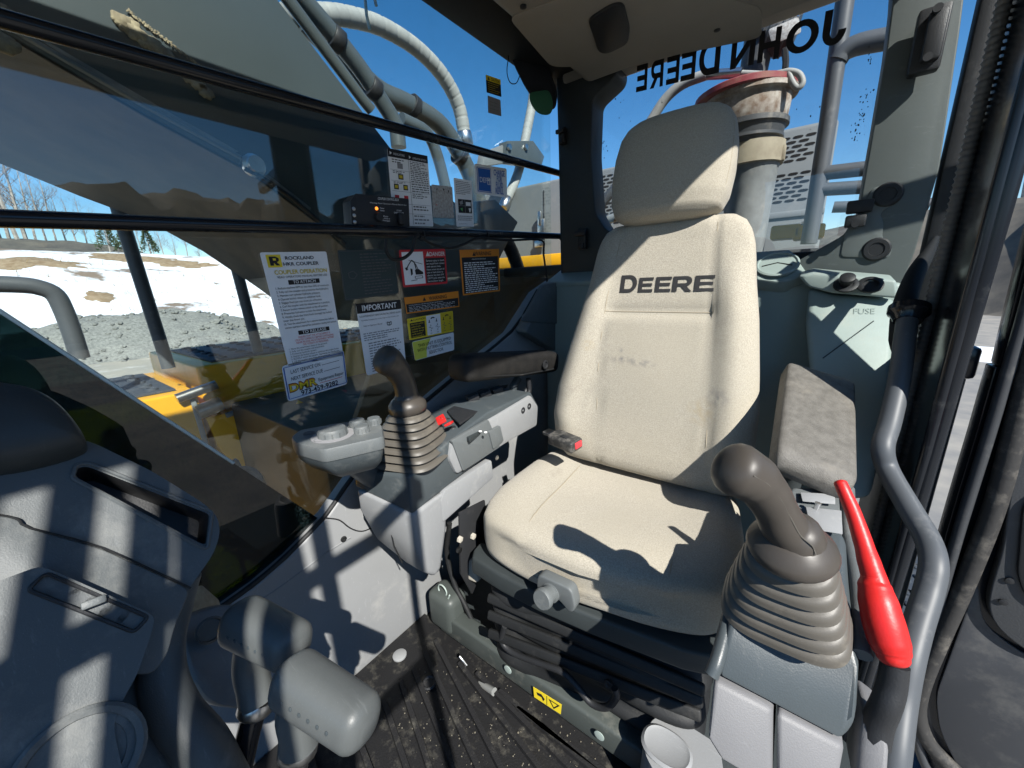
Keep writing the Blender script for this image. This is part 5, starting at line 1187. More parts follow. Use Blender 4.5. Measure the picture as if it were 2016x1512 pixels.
# ------------------------------------------------------------------ coupler control box
cbx = .846
cbp = ats([(690, 394), (702, 381), (805, 391), (807, 446), (805, 468), (694, 460)], x=cbx)
cb = thing('control_box', 'black coupler control box fixed above the lower guard bar', 'control box', tuple(cbp[-1]))
bod = plate('box_body', rnd(cbp, .004), (.034, 0, 0), BLKM, cb, bev=.004)
flg = plate('box_flange', ats([(690, 395), (702, 380), (704, 455), (693, 446)], x=cbx - .001), (.004, 0, 0), BLKM, bod, bev=.001)
for p in [(696, 411), (697, 424), (698, 437)]: lathe('flange_screw', [(.004, 0), (.004, .002), (.001, .003)], at(*p, x=cbx - .001), (-1, 0, 0), STEEL, bod, n=10)
def cbt(s, px0, px1, py, h):
    vs, fs, w = text_mesh(s, 0.0); a = at(px0, py, x=cbx - .0012); b = at(px1, py + (px1 - px0) * .07, x=cbx - .0012); k = (b - a) / w; hh = at(px0, py - h, x=cbx - .0012) - a
    raw('lettering', [a + k * v.x + hh * (v.y / CAPH) for v in vs], fs, WHT, bod, smooth=False)
cbt('COUPLER CONTROL BOX', 744, 785, 393, 5); cbt('Warning: Read Operators Manual Before Use', 728, 800, 400, 2.6); cbt('Power', 748, 757, 411, 3); cbt('Status', 748, 757, 415.5, 3); cbt('Press', 755, 764, 427, 3); cbt('& Hold to', 753, 768, 431, 3); cbt('Disengage', 753, 768, 435, 3); cbt('START', 781, 791, 416, 3); cbt('DISENGAGE', 776, 795, 420, 3)
lathe('push_knob', [(.011, 0), (.011, .006), (.009, .009), (.001, .009)], at(744, 428, x=cbx), (-1, 0, 0), BLKM, bod, n=18)
lm = mat('amber lamp', (.9, .25, .02), .4); lb = lm.node_tree.nodes['Principled BSDF']; lb.inputs['Emission Color'].default_value = (1, .25, .03, 1); lb.inputs['Emission Strength'].default_value = 1.2
lathe('power_lamp', [(.0038, 0), (.0038, .002), (.002, .003)], at(741, 410.5, x=cbx), (-1, 0, 0), lm, bod, n=12)
box('rocker_switch', at(789, 431, x=cbx - .005), (.012, .016, .028), BLKM, bod, bev=.003)
cable = thing('control_cable', 'black cable looping from the control box along the guard bar', 'cable', tuple(at(765, 480, x=.81)))
tube('cable_loop', ats([(760, 470), (760, 492), (772, 510), (795, 508), (812, 492), (816, 470), (825, 462)], x=.812), .0042, BLK, cable, n=8, sm=5)
tube('cable_run', ats([(828, 466), (850, 480), (885, 488), (915, 480), (945, 468), (1000, 473), (1066, 473), (1070, 500), (1078, 560)], x=.825), .0038, BLK, cable, n=8, sm=5)
for px in (829, 955): tube('cable_tie', [at(px, 463, x=XB) + V(.014 * math.cos(a), 0, .014 * math.sin(a)) for a in [i * math.pi / 7 for i in range(14)]], .002, BLK, cable, n=6, closed=True)
# dark cap with green brim hanging at the rear corner
hat = thing('baseball_cap', 'dark cap with green brim hanging from a strap in the rear corner', 'cap', tuple(at(1050, 150, d=1.28)))
gr = mat('green cap brim', (.035, .14, .075), .7, bump=.3, bs=300); dk_ = mat('dark cap cloth', (.014, .016, .02), .8, bump=.5, bs=200)
cp = dd([(1000, 62, 1.25), (1022, 60, 1.26), (1075, 120, 1.30), (1094, 170, 1.33), (1090, 205, 1.33), (1068, 210, 1.31), (1035, 175, 1.28), (1012, 130, 1.26), (998, 90, 1.25)])
two_loft('crown', rnd(cp, .02), [p + V(.03, -.07, .01) for p in rnd(cp, .02)], dk_, hat, .012)
bp_ = dd([(1040, 182, 1.26), (1082, 176, 1.29), (1090, 205, 1.30), (1084, 223, 1.30), (1062, 222, 1.29), (1046, 205, 1.27)])
plate('brim', rnd(bp_, .02), V(.004, -.006, -.004), gr, hat, bev=.001)
tube('strap', dd([(990, 45, 1.22), (1000, 60, 1.24), (1006, 95, 1.25)]), .014, dk_, hat, n=8, sx=.3)
lathe('strap_rivet', [(.008, 0), (.008, .002), (.005, .003)], at(1004, 92, d=1.235), -(RC @ V(0, 0, 1)), STEEL, hat, n=14)
tube('cord', dd([(1002, 108, 1.235), (998, 140, 1.235), (1004, 162, 1.235), (1016, 164, 1.235), (1023, 150, 1.24)]), .0015, BLK, hat, n=6, sm=4)
# ------------------------------------------------------------------ rear shelf behind the seat
sh = thing('rear_shelf', 'sage green moulded rear shelf behind the seat with round air vent', 'shelf', (0.3, -1.36, FLOOR))
bpnl = plate('back_panel', [V(.83, -1.33, FLOOR), V(-.19, -1.33, FLOOR), V(-.19, -1.33, 1.07), V(.06, -1.33, 1.07), V(.10, -1.335, 1.10), V(.83, -1.335, 1.10)], (0, -.08, 0), PLS, sh, bev=.012, seg=3)
plate('shelf_top', [V(.83, -1.33, 1.10), V(.05, -1.33, 1.10), V(.05, -1.46, 1.15), V(.83, -1.46, 1.15)], (0, 0, -.02), PLS, sh, bev=.006)
box('window_ledge', (.33, -1.455, 1.135), (.94, .03, .05), BLK, sh, bev=.006)
vh = plate('vent_housing', rnd([at(1480, 496, y=-1.40), at(1556, 490, y=-1.40), at(1572, 512, y=-1.37), at(1592, 540, y=-1.33), at(1545, 556, y=-1.305), at(1480, 548, y=-1.305)], .012), V(0, -.02, -.03), PLS, sh, bev=.006)
vn = V(0, .62, .78); vc = at(1530, 522, y=-1.345)
lathe('round_vent', [(.052, 0), (.052, .005), (.047, .007), (.044, .003), (.041, .003), (.001, .004)], vc, vn, PLS, vh, n=32)
tube('vent_slit', [vc + vn * .0045 + V(-.035, .006, -.005), vc + vn * .0045 + V(0, -.004, .003), vc + vn * .0045 + V(.035, .006, -.005)], .0016, BLK, vh, n=6)
# fuse box block with sockets
fb = thing('fuse_box', 'sage green fuse box cover with two round sockets by the door post', 'fuse box', (-.09, -1.27, FLOOR))
F = ats([(1592, 568), (1640, 580), (1765, 590), (1760, 700), (1745, 860), (1715, 985), (1660, 985), (1600, 800), (1586, 640)], y=-1.235)
FN = V(-.12, .80, .59).normalized(); F0 = at(1660, 600, y=-1.25)
F = [pln(a, b, FN, F0) for a, b in [(1592, 568), (1640, 580), (1765, 590), (1760, 700), (1745, 860), (1715, 985), (1660, 985), (1600, 800), (1586, 640)]]
fbm_ = two_loft('fuse_cover', F, [p + V(0, -.13, .0) for p in F], PLS, fb, .014)
tp = two_loft('socket_ledge', ats([(1572, 545), (1602, 537), (1765, 552), (1768, 588), (1640, 578), (1592, 566)], y=-1.245), [p + V(0, -.09, .012) for p in ats([(1572, 545), (1602, 537), (1765, 552), (1768, 588), (1640, 578), (1592, 566)], y=-1.245)], PLS, fb, .006)
sn = V(0, .72, .69)
for px, py, plug in ((1665, 561, True), (1713, 562, False)):
    c = at(px, py, y=-1.236)
    s = lathe('power_socket', [(.024, 0), (.024, .004), (.019, .006), (.015, .006), (.014, -.004 if not plug else .004), (.001, -.004 if not plug else .004)], c, sn, BLKM, fb, n=24)
    if plug: lathe('socket_plug', [(.010, .004), (.010, .014), (.015, .016), (.015, .026), (.012, .028), (.001, .028)], c, sn, BLKM, s, n=20)
vs, fs, w = text_mesh('FUSE', 0.0); a = pln(1680, 618, FN, F0, .001); b = pln(1722, 618, FN, F0, .001)
raw('lettering', [a + (b - a) * (v.x / w) + V(0, -.009, .0125) * (v.y / CAPH) for v in vs], fs, mat('embossed plastic', (.25, .31, .29), .5), fb, smooth=False)
tube('cover_seam', [pln(1720, 632, FN, F0, .0005), pln(1620, 705, FN, F0, .0005)], .0014, PLM, fb, n=6)
pw = dd([(1690, 700, 1.02), (1702, 720, 1.0), (1735, 790, .96), (1728, 870, .93), (1700, 960, .90), (1672, 960, .92), (1674, 860, .98), (1684, 760, 1.0)])
two_loft('lower_cover', pw, [p + V(0, -.08, 0) for p in pw], PLS, fb, .012)

# ------------------------------------------------------------------ door post trims, open door
seal = bmesh.new()
sp_ = [V(-.194, -1.055, z) for z in (1.8, 1.5, 1.2, .9, .6, .3, .08)]
SP = smoothp(sp_, 90)
add_tube(seal, SP, [.0085 if i % 3 else .0108 for i in range(len(SP))], 10)
o = link('ribbed_trim', bm_mesh(seal, 'ribbed_trim', True, 80), mat('ribbed trim rubber', (.10, .10, .10), .45, dust=.3, ds=20, dcol=(.25, .24, .22)), dp)
tube('post_edge', dd([(1945, -60, 1.0), (1925, 80, 1.0), (1890, 250, 1.0), (1850, 420, 1.0), (1810, 560, .99)]), .010, BLK, dp, n=8, sm=3)
tube('post_seal', [V(-.205, -.912, 1.8), V(-.205, -.905, 1.2), V(-.202, -.91, .6), V(-.199, -.93, .08)], .009, BLKG, dp, n=12, sm=3)
door = thing('cab_door', 'open black cab door with pressed inner panel and rubber seal at right', 'door', (-.62, -1.10, 0.0))
DY = -1.02
edge = [at(a, b, y=DY) for a, b in [(2070, 300), (2030, 455), (1996, 590), (1958, 725), (1922, 850), (1890, 955), (1862, 1050), (1825, 1190), (1798, 1310), (1785, 1400), (1800, 1480), (1860, 1580), (1960, 1660)]]
outer = [V(-1.0, DY - .12, edge[-1].z), V(-1.0, DY - .12, 1.75), V(edge[0].x, DY, 1.75)]
BELT = .93
lowpts = [p for p in edge if p.z < BELT]; fx = [p for p in edge if p.z >= BELT]
skin = plate('door_skin', [V(fx[-1].x - .004, DY, BELT)] + lowpts + [V(-1.0, DY - .12, edge[-1].z), V(-1.0, DY - .12, BELT)], (0, -.045, 0), BLKG, door, bev=.006)
fpts = [V(edge[0].x - .002, DY, 1.75)] + fx + [V(fx[-1].x - .004, DY, BELT)]
plate('window_frame', fpts + [p + V(-.032, -.006, 0) for p in fpts[::-1]], (0, -.04, 0), BLKG, door, bev=.006)
plate('window_frame', [V(-.30, DY - .006, 1.75), V(-1.0, DY - .12, 1.75), V(-1.0, DY - .12, 1.69), V(-.30, DY - .006, 1.69)], (0, -.035, 0), BLKG, door, bev=.006)
plate('door_glass', [V(-.32, DY - .03, BELT), V(-1.0, DY - .14, BELT), V(-1.0, DY - .14, 1.70), V(-.32, DY - .03, 1.70)], (0, -.005, 0), GLR, door)
tube('door_seal', smoothp(ats([(2110, 400), (2060, 600), (2010, 800), (1962, 985), (1905, 1135), (1852, 1255), (1816, 1345), (1806, 1405), (1828, 1462), (1884, 1520), (1970, 1590)], y=DY + .012), 4), .015, mat('worn seal rubber', (.035, .034, .033), .6, dust=.45, ds=30, dcol=(.22, .2, .17), bump=.4, bs=90), door, n=10)
e2 = smoothp([p + V(-.012, .012, .0) for p in [V(edge[0].x, DY, 1.74)] + edge], 3)
tube('inner_flange', e2, .009, mat('door frame paint', (.05, .053, .058), .32, dust=.3, ds=18, dcol=(.2, .19, .17)), door, n=8)
ip = [at(a, b, y=DY + .02) for a, b in [(2100, 760), (2010, 880), (1990, 960), (1975, 1080), (1950, 1160), (1945, 1200), (1965, 1240), (2030, 1290), (2150, 1330), (2150, 760)]]
pan = plate('inner_panel', rnd(ip, .03), (0, -.02, 0), mat('door panel plastic', (.055, .058, .062), .42, bump=.25, bs=300, dust=.3, ds=12, dcol=(.2, .19, .17)), door, bev=.010, seg=3)
ip2 = [at(a, b, y=DY + .022) for a, b in [(2100, 930), (2012, 990), (2000, 1130), (2020, 1180), (2100, 1220)]]
plate('panel_recess', rnd(ip2, .02), (0, .006, 0), BLKM, pan, bev=.004)
lw_ = [at(a, b, y=DY + .006) for a, b in [(1925, 1140), (1935, 1230), (2030, 1300), (2200, 1350), (2200, 1620), (1930, 1600), (1850, 1440), (1842, 1370)]]
plate('lower_panel', rnd(lw_, .03), (0, -.006, 0), mat('worn door paint', (.045, .048, .054), .35, dust=.5, ds=9, dcol=(.17, .165, .15)), door, bev=.004)
for p in [(1988, 1143), (1975, 1185)]: lathe('panel_clip', [(.006, 0), (.006, .002), (.002, .003)], at(*p, y=DY + .022), (0, 1, 0), BLKM, pan, n=10)

# ------------------------------------------------------------------ catwalk outside the door
cw = thing('catwalk', 'dark perforated step plate outside the door', 'step plate', (-.75, -2.2, -.12))
wz = -.30
plate('walk_plate', [V(-.24, -2.55, wz), V(-.24, -1.06, wz), V(-.95, -1.06, wz), V(-.95, -2.55, wz)], (0, 0, -.02), TREAD, cw)
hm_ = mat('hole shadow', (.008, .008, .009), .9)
hp0 = None
for i in range(10):
    for j in range(15):
        c = V(-.28 - .065 * i, -1.12 - .095 * j - (.047 if i % 2 else 0), wz + .002)
        if hp0 is None: hp0 = lathe('punched_stud', [(.026, -.004), (.024, .005), (.018, .008), (.015, .008), (.0145, -.001), (.001, -.001)], V(0, 0, 0), (0, 0, 1), TREAD, cw, n=12); hp0.location = c; 
        else:
            q = hp0.copy(); COL.objects.link(q); q.location = c
# ------------------------------------------------------------------ the rest of the machine outside
XBM = 1.22
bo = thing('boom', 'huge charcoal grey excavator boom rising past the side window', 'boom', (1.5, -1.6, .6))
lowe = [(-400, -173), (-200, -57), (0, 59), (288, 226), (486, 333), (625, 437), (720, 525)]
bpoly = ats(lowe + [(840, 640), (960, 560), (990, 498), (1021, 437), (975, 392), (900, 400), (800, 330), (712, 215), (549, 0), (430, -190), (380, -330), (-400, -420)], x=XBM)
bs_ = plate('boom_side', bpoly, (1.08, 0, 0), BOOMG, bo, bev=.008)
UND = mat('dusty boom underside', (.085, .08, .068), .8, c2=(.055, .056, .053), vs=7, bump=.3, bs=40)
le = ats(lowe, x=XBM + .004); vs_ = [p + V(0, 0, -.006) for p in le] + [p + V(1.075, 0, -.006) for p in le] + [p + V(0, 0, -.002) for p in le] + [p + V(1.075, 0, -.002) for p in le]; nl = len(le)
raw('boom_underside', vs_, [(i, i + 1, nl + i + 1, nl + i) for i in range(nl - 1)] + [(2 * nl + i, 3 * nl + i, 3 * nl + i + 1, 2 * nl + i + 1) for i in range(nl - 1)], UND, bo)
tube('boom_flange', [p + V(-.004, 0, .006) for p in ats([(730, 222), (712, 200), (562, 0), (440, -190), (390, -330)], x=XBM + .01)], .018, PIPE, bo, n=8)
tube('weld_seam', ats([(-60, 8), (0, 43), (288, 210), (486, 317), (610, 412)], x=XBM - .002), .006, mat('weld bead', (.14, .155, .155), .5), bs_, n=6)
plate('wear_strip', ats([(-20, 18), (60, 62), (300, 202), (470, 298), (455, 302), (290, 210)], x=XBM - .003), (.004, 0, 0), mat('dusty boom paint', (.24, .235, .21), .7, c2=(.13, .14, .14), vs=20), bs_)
MUD = mat('dried clay', (.34, .285, .19), .95, c2=(.14, .115, .08), vs=40, bump=1, bs=60)
def mudline(a, b, w, n, seed):
    rg = random.Random(seed); bm = bmesh.new()
    for i in range(n):
        f = i / n; p = at(a[0] + (b[0] - a[0]) * f + rg.uniform(-3, 3), a[1] + (b[1] - a[1]) * f + rg.uniform(-3, 3), x=XBM - .004); s = w * rg.uniform(.25, .6)
        add_box(bm, p, (s * .5, s * rg.uniform(.9, 1.7), s), Matrix.Rotation(rg.uniform(0, 3), 3, 'X'), s * .15, 1)
    return link('mud_cake', bm_mesh(bm, 'mud', True, 50), MUD, bs_)
mudline((236, 38), (334, 116), .034, 130, 1); mudline((368, 148), (414, 188), .028, 60, 2); mudline((0, 78), (24, 92), .034, 24, 3); mudline((0, 14), (80, 58), .014, 60, 4); mudline((250, 20), (420, 150), .006, 160, 5)
lathe('pin_bolt', [(.028, 0), (.028, .012), (.02, .016), (.02, .03), (.001, .03)], at(497, 327, x=XBM), (-1, 0, 0), STEEL, bs_, n=16)
tube('grease_line', ats([(482, 332), (520, 352), (575, 390), (620, 428), (680, 480)], x=XBM - .012), .006, BLK, bs_, n=8, sm=4)
# hydraulic pipes and hoses
hy = thing('hydraulic_pipes', 'thick grey hydraulic pipes bending down behind the boom', 'pipes', tuple(at(900, 330, x=1.75)))
tube('pipe', ats([(560, -40), (640, 50), (705, 130), (745, 190), (778, 245), (785, 290)], x=1.5), .033, PIPE, hy, n=14, sm=4)
tube('pipe', ats([(600, 40), (735, 172), (800, 205), (860, 240), (895, 285), (925, 345), (950, 420)], x=1.85), .052, PIPE, hy, n=16, sm=4)
tube('pipe', ats([(790, 235), (840, 262), (862, 310), (880, 380)], x=1.6), .030, PIPE, hy, n=12, sm=4)
def hose(label, pts, x, r, m=HOSE):
    P = smoothp(ats(pts, x=x), 27); t = thing('hydraulic_hose', label, 'hose', tuple(P[-1]))
    bm = bmesh.new(); add_tube(bm, P, [r * (.93 if i % 9 == 0 else 1.0) for i in range(len(P))], 14); link('hose_sleeve', bm_mesh(bm, 'h', True, 80), m, t)
    lathe('hose_fitting', [(r * .95, -.05), (r * 1.15, -.04), (r * 1.15, .03), (r * .8, .05)], P[-1], P[-1] - P[-2], STEEL, t, n=14)
hose('large grey wrapped hose arching over the boom against the sky', [(560, 30), (620, 28), (680, 32), (750, 52), (820, 95), (872, 150), (903, 210), (916, 275)], 1.9, .042)
hose('grey wrapped hose rising straight beside the rear pillar', [(1052, 150), (1048, 200), (1040, 245), (1033, 280), (1020, 340), (995, 400)], 1.9, .036)
hose('dark corrugated hose hanging low beside the rear pillar', [(985, 460), (1005, 490), (1020, 530), (1028, 570), (1030, 620)], 1.45, .04, BLK)
br = thing('hose_bracket', 'dark steel bracket with bolts holding the hoses', 'bracket', tuple(at(1030, 325, x=1.8)))
plate('bracket_plate', ats([(1000, 277), (1050, 277), (1072, 308), (1066, 328), (998, 318)], x=1.78), (.08, 0, 0), PIPE, br, bev=.004)
for p in [(1001, 290), (1034, 290)]: lathe('bracket_bolt', [(.022, 0), (.022, .016), (.012, .018)], at(*p, x=1.78), (-1, 0, 0), STEEL, br, n=6)
plate('bracket_arm', ats([(955, 300), (990, 285), (1000, 320), (950, 328)], x=1.82), (.06, 0, 0), HOUSE, br, bev=.004)
for pth, x_, r_ in (((662, 78), 1.5, .040), ((735, 175), 1.5, .040), ((812, 211), 1.85, .060), ((905, 305), 1.85, .060)):
    a_ = at(*pth, x=x_); dv = at(pth[0] + 10, pth[1] + 9, x=x_) - a_; lathe('pipe_clamp', [(r_, -.02), (r_ * 1.04, -.018), (r_ * 1.04, .018), (r_, .02)], a_, dv, BLKM, hy, n=16)
# rope hanging from above
rp = thing('hanging_rope', 'short blue and white rope end hanging at the top of the window', 'rope', tuple(at(722, 0, x=1.0)))
tube('rope_strand', ats([(717, -40), (719, 0), (722, 30), (728, 58)], x=1.0), .004, mat('pale rope', (.6, .72, .75), .8, c2=(.15, .4, .6), vs=90), rp, n=7)
tube('rope_strand', ats([(735, -40), (738, 0), (741, 12)], x=1.0), .004, mat('blue rope', (.08, .3, .55), .8, c2=(.5, .6, .65), vs=90), rp, n=7)
# frame and yellow body parts
mf = thing('machine_frame', 'dirty main frame under the boom, its shade painted in dark brown', 'machine frame', (1.7, -1.4, -1.0))
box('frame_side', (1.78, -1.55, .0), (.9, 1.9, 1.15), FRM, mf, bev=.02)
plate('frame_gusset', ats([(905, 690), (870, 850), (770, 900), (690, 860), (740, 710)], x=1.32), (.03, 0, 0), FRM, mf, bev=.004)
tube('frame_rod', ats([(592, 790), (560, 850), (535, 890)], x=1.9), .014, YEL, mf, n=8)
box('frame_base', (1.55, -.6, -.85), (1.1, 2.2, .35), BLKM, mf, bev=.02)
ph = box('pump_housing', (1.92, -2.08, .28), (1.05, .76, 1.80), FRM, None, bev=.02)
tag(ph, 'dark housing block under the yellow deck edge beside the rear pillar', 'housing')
def yellow_box(label, x0, x1, y0, y1, z0, z1):
    t = thing('tool_box', label, 'tool box', ((x0 + x1) / 2, (y0 + y1) / 2, z0))
    box('box_shell', ((x0 + x1) / 2, (y0 + y1) / 2, (z0 + z1) / 2), (x1 - x0, abs(y1 - y0), z1 - z0), YEL, t, bev=.012, seg=3)
    return t
tA = yellow_box('sunlit yellow tool box with studded step plate, nearest the front', 2.25, 3.05, -.49, .9, -.9, .665)
tB = yellow_box('yellow tool box with studded step plate behind the coupler sticker', 2.30, 3.25, -2.2, -.52, -.9, .765)
def step_plate(t, x0, x1, y0, y1, z, nx, ny):
    p = box('step_plate', ((x0 + x1) / 2, (y0 + y1) / 2, z + .006), (x1 - x0, abs(y1 - y0), .010), TREAD, t, bev=.002); first = None
    for i in range(nx):
        for j in range(ny):
            c = V(x0 + (x1 - x0) * (i + .5) / nx, y0 + (y1 - y0) * (j + .5) / ny, z + .011)
            if first is None: first = lathe('grip_stud', [(.026, 0), (.023, .010), (.016, .011), (.012, .002), (.001, .002)], V(0, 0, 0), (0, 0, 1), TREAD, p, n=10); first.location = c; F0 = first
            else:
                q = first.copy(); COL.objects.link(q); q.location = c
step_plate(tA, 2.32, 2.98, -.43, .85, .665, 5, 9); step_plate(tB, 2.36, 3.10, -2.0, -.60, .765, 6, 11)
plate('access_door', ats([(405, 822), (560, 790), (545, 905), (480, 940), (430, 880)], x=2.24), (.02, 0, 0), YEL, tA, bev=.006)
plate('box_edge_strip', ats([(375, 788), (385, 786), (413, 880), (403, 882)], x=2.238), (.02, 0, 0), HOUSE, tA, bev=.002)
hg = at(412, 803, x=2.23); bm = bmesh.new(); add_lathe(bm, [(.035, -.05), (.035, .05)], hg, (0, 1, -.2), 14); add_lathe(bm, [(.022, -.08), (.022, .08)], hg + V(0, .03, .09), (0, 1, -.2), 14); link('hinge', bm_mesh(bm), STEEL, tA)
tube('handle_strip', ats([(445, 818), (500, 800)], x=2.23), .014, HOUSE, tA, n=8)
# handrails
hr = thing('side_handrail', 'dark handrail posts standing on the yellow tool boxes', 'handrail', (2.35, -.4, .7))
tube('rail_post', [at(330, 716, x=2.36) + V(0, 0, -.02), at(245, 450, x=2.36), at(200, 300, x=2.36)], .026, RAIL, hr, n=12)
tube('rail_post', [at(507, 686, x=2.36) + V(0, 0, -.02), at(470, 545, x=2.36), at(430, 400, x=2.36)], .026, RAIL, hr, n=12)
tube('rail_loop', ats([(158, 705), (142, 655), (125, 610), (108, 580), (80, 567), (40, 561), (-60, 558)], x=2.36), .030, RAIL, hr, n=12, sm=4)
# undercarriage parts seen low through the pane
uc = thing('step_frame', 'perforated step plates and track guards low beside the cab', 'step', (1.3, -.3, -1.1))
up_ = ats([(395, 950), (470, 905), (500, 960), (420, 1010)], x=1.5)
plate('lower_step', up_, (.03, 0, 0), TREAD, uc, bev=.003)
for i in range(4): tube('track_ridge', ats([(440 + 22 * i, 1000 - 6 * i), (478 + 22 * i, 1015 - 4 * i), (500 + 22 * i, 1050 - 4 * i)], x=1.4), .02, mat('track rubber', (.10, .095, .08), .9) if i == 0 else MATS['track rubber'], uc, n=8, sm=4)
wk = lathe('work_lamp', [(.03, -.06), (.045, -.05), (.05, 0), (.05, .03), (.042, .035), (.035, .025), (.001, .02)], at(480, 958, x=1.15), (-.6, .3, .5), PIPE, None, n=22)
tag(wk, 'small round work lamp outside behind the tinted pane', 'lamp')
# engine housing behind the cab
eh = thing('engine_housing', 'grey engine housing with slotted grille behind the rear window', 'engine housing', (1.0, -3.2, -.2))
HX0, HX1, HY, HZ = at(1642, 300, y=-2.6).x, 2.3, -2.6, 1.81
box('housing_shell', ((HX0 + HX1) / 2, -3.3, .75), (HX1 - HX0, 1.4, HZ * 2 - 1.5), HOUSE, eh, bev=.02, seg=3)
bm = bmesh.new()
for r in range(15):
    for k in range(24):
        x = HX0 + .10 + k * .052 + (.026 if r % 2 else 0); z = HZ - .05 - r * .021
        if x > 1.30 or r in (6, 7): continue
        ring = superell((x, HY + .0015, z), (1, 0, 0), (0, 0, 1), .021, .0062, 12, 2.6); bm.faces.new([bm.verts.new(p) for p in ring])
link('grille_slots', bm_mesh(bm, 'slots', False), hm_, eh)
gv = box('grille_frame', ((HX0 + 1.3) / 2, HY + .0, HZ - .41), (1.3 - HX0, .02, .03), HOUSE, eh, bev=.004)
tube('panel_joint', [V(1.62, HY + .002, 1.75), V(1.62, HY + .002, .9)], .004, BLK, eh, n=6)
lt_ = thing('door_latch', 'bright metal latch on the grey housing seen beside the rear pillar', 'latch', tuple(at(1066, 470, y=-2.58)))
bm = bmesh.new(); add_box(bm, at(1066, 448, y=-2.57), (.06, .03, .12), None, .01); add_box(bm, at(1063, 430, y=-2.56), (.03, .03, .10), None, .01); add_box(bm, at(1062, 480, y=-2.57), (.08, .02, .05), None, .006); link('latch_body', bm_mesh(bm), STEEL, lt_)
yb = thing('yellow_deck', 'yellow deck edge along the foot of the engine housing', 'deck', (1.2, -2.45, 1.2))
box('deck_edge', (1.45, -2.42, 1.245), (1.5, .25, .075), YEL, yb, bev=.008)
for px in (1547, 1592): box('deck_lug', at(px, 458, y=-2.2), (.11, .10, .06), YEL, yb, bev=.01)
lathe('deck_bolt', [(.03, 0), (.03, .03), (.018, .03), (.018, .06)], at(1592, 450, y=-2.18), (0, 0, 1), STEEL, yb, n=6)
box('deck_plate', (.6, -2.15, 1.16), (1.6, .7, .05), PLD, yb, bev=.006)
tube('deck_tube', ats([(1165, 433), (1200, 432), (1218, 425)], y=-2.3), .026, HOUSE, yb, n=12)
# grease pump stack outside the rear window
gx = V(at(1474, 200, y=-1.95).x, -1.95, 0)
gp = thing('grease_pump', 'dirty grease pump on stacked buckets behind the rear window', 'pump', (gx.x, gx.y, 1.2))
def zz(py, px=1470): return at(px, py, y=-1.95).z
GW = mat('dirty white bucket', (.42, .40, .36), .7, c2=(.14, .09, .06), vs=22, dust=.5, ds=14, dcol=(.2, .15, .1)); CRM = mat('cream collar', (.33, .30, .22), .7, c2=(.2, .17, .12), vs=9)
DRM = mat('galvanised tube', (.20, .215, .215), .5, c2=(.16, .17, .17), vs=26, dust=.3, ds=20); DKP = mat('dark drum', (.05, .055, .06), .5, dust=.3, ds=10); RLID = mat('red lid', (.2, .03, .04), .6, dust=.6, ds=12, dcol=(.25, .19, .13))
lid_z = zz(188)
K = .78
def gl(name, prof, dx, dz, m, n=36): return lathe(name, [(r * K, h * K) for r, h in prof], V(gx.x + dx, gx.y, lid_z + dz), (0, 0, 1), m, gp, n=n)
gl('drum_lid', [(.215, 0), (.222, .006), (.222, .028), (.20, .040), (.06, .048), (.001, .048)], .02, -.016, RLID)
gl('bucket', [(.165, 0), (.172, .01), (.178, .06), (.182, .11), (.205, .115), (.205, .135), (.19, .14)], .0, -.118, GW)
gl('dark_drum', [(.145, 0), (.15, .02), (.162, .022), (.162, .035), (.155, .037), (.165, .075), (.178, .078), (.178, .10)], -.005, -.19, DKP)
cl = gl('clamp_collar', [(.118, 0), (.142, .004), (.142, .10), (.12, .105)], -.03, -.265, CRM, 30)
for s in (-1, 1): box('collar_lug', (gx.x - .03 + s * .105, gx.y + .02, lid_z - .235), (.02, .03, .055), CRM, cl, bev=.005)
gl('lower_tube', [(.098, 0), (.108, .25), (.118, .42), (.128, .44), (.128, .47)], -.035, -.60, DRM, 30)
tube('pump_column', [V(gx.x + .0, gx.y, lid_z + .01), V(gx.x - .02, gx.y, lid_z + .25)], [.046, .055], DKP, gp, n=18)
lathe('pump_motor', [(.03, -.07), (.055, -.055), (.06, .0), (.055, .055), (.04, .075), (.001, .075)], V(gx.x - .06, gx.y + .0, lid_z + .17), (1, .1, .35), DKP, gp, n=24)
bm = bmesh.new()
for k in range(7): add_lathe(bm, [(.065, 0), (.065, .004)], V(gx.x - .12 + .018 * k, gx.y, lid_z + .150 + .0063 * k), (1, .1, .35), 20)
link('cooling_fin', bm_mesh(bm), DKP, gp)
plate('rating_plate', rnd(ats([(1512, 58), (1572, 32), (1578, 64), (1520, 88)], y=-1.86), .01), (0, -.004, 0), PAPER, gp, bev=.001)
tube('air_hose', ats([(1280, 240), (1310, 195), (1345, 165), (1390, 147)], y=-1.88), .020, HOSE, gp, n=10, sm=4)
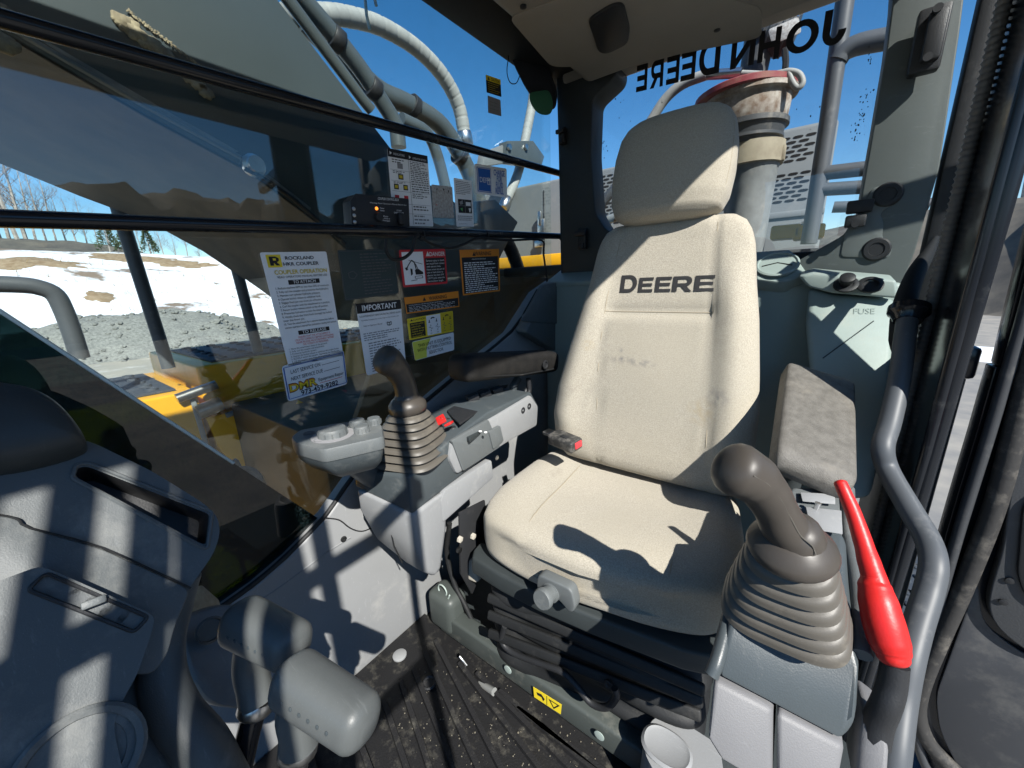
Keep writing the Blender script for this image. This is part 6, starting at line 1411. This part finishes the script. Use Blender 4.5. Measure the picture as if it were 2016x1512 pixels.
tube('hose_fitting', ats([(1385, 148), (1460, 143)], y=-1.88), .018, STEEL, gp, n=8)
tube('air_hose', ats([(1460, 144), (1520, 146), (1550, 140), (1572, 145), (1580, 162), (1572, 173), (1562, 165), (1552, 143)], y=-1.86), .010, HOSE, gp, n=8, sm=4)
tube('chain', ats([(1545, 95), (1547, 120), (1546, 135)], y=-1.86), .010, BLK, gp, n=6)
# rear pipe railing
rr_ = thing('rear_railing', 'grey tubular railing outside the rear window', 'railing', (0.02, -1.95, 1.1))
tube('rail_upright', ats([(1672, -60), (1655, 60), (1630, 240), (1605, 400), (1592, 480)], y=-2.05), .028, RAIL, rr_, n=14)
tube('rail_bend', ats([(1648, 120), (1660, 103), (1690, 88), (1750, 76), (1830, 60)], y=-2.05), .034, RAIL, rr_, n=12, sm=4)
tube('rail_bar', ats([(1612, 342), (1830, 318)], y=-2.05), .026, RAIL, rr_, n=12)
tube('rail_bar', ats([(1607, 374), (1830, 360)], y=-2.05), .024, RAIL, rr_, n=12)
tube('rail_bar', ats([(1640, 408), (1830, 402)], y=-2.4), .024, RAIL, rr_, n=12)
tube('rail_strut', ats([(1236, 340), (1190, 395), (1172, 420)], y=-2.2), .026, RAIL, rr_, n=10)
# dirt splashes dried on the rear glass
def flecks():
    bm = bmesh.new(); rg = random.Random(31)
    for px, py, n, sp in ((1712, 112, 10, 10), (1704, 185, 14, 12), (1698, 225, 12, 8), (1690, 250, 14, 14), (1682, 268, 8, 8), (1190, 285, 8, 5), (1196, 300, 4, 8), (1300, 190, 5, 30), (1600, 240, 5, 30), (1225, 230, 5, 30)):
        for k in range(n):
            c = at(px + rg.gauss(0, sp * .5), py + rg.gauss(0, sp), y=YRG + .0035); s = rg.uniform(.0005, .0022)
            bm.faces.new([bm.verts.new(p) for p in superell(c, (1, 0, 0), (0, 0, 1), s * rg.uniform(.5, 1), s * rg.uniform(.8, 2.0), 7, 2)])
    o = link('dirt_splash', bm_mesh(bm, 'dirt_splash', False), mat('dried splash', (.05, .05, .05), .9), rear); o['kind'] = 'stuff'
flecks()
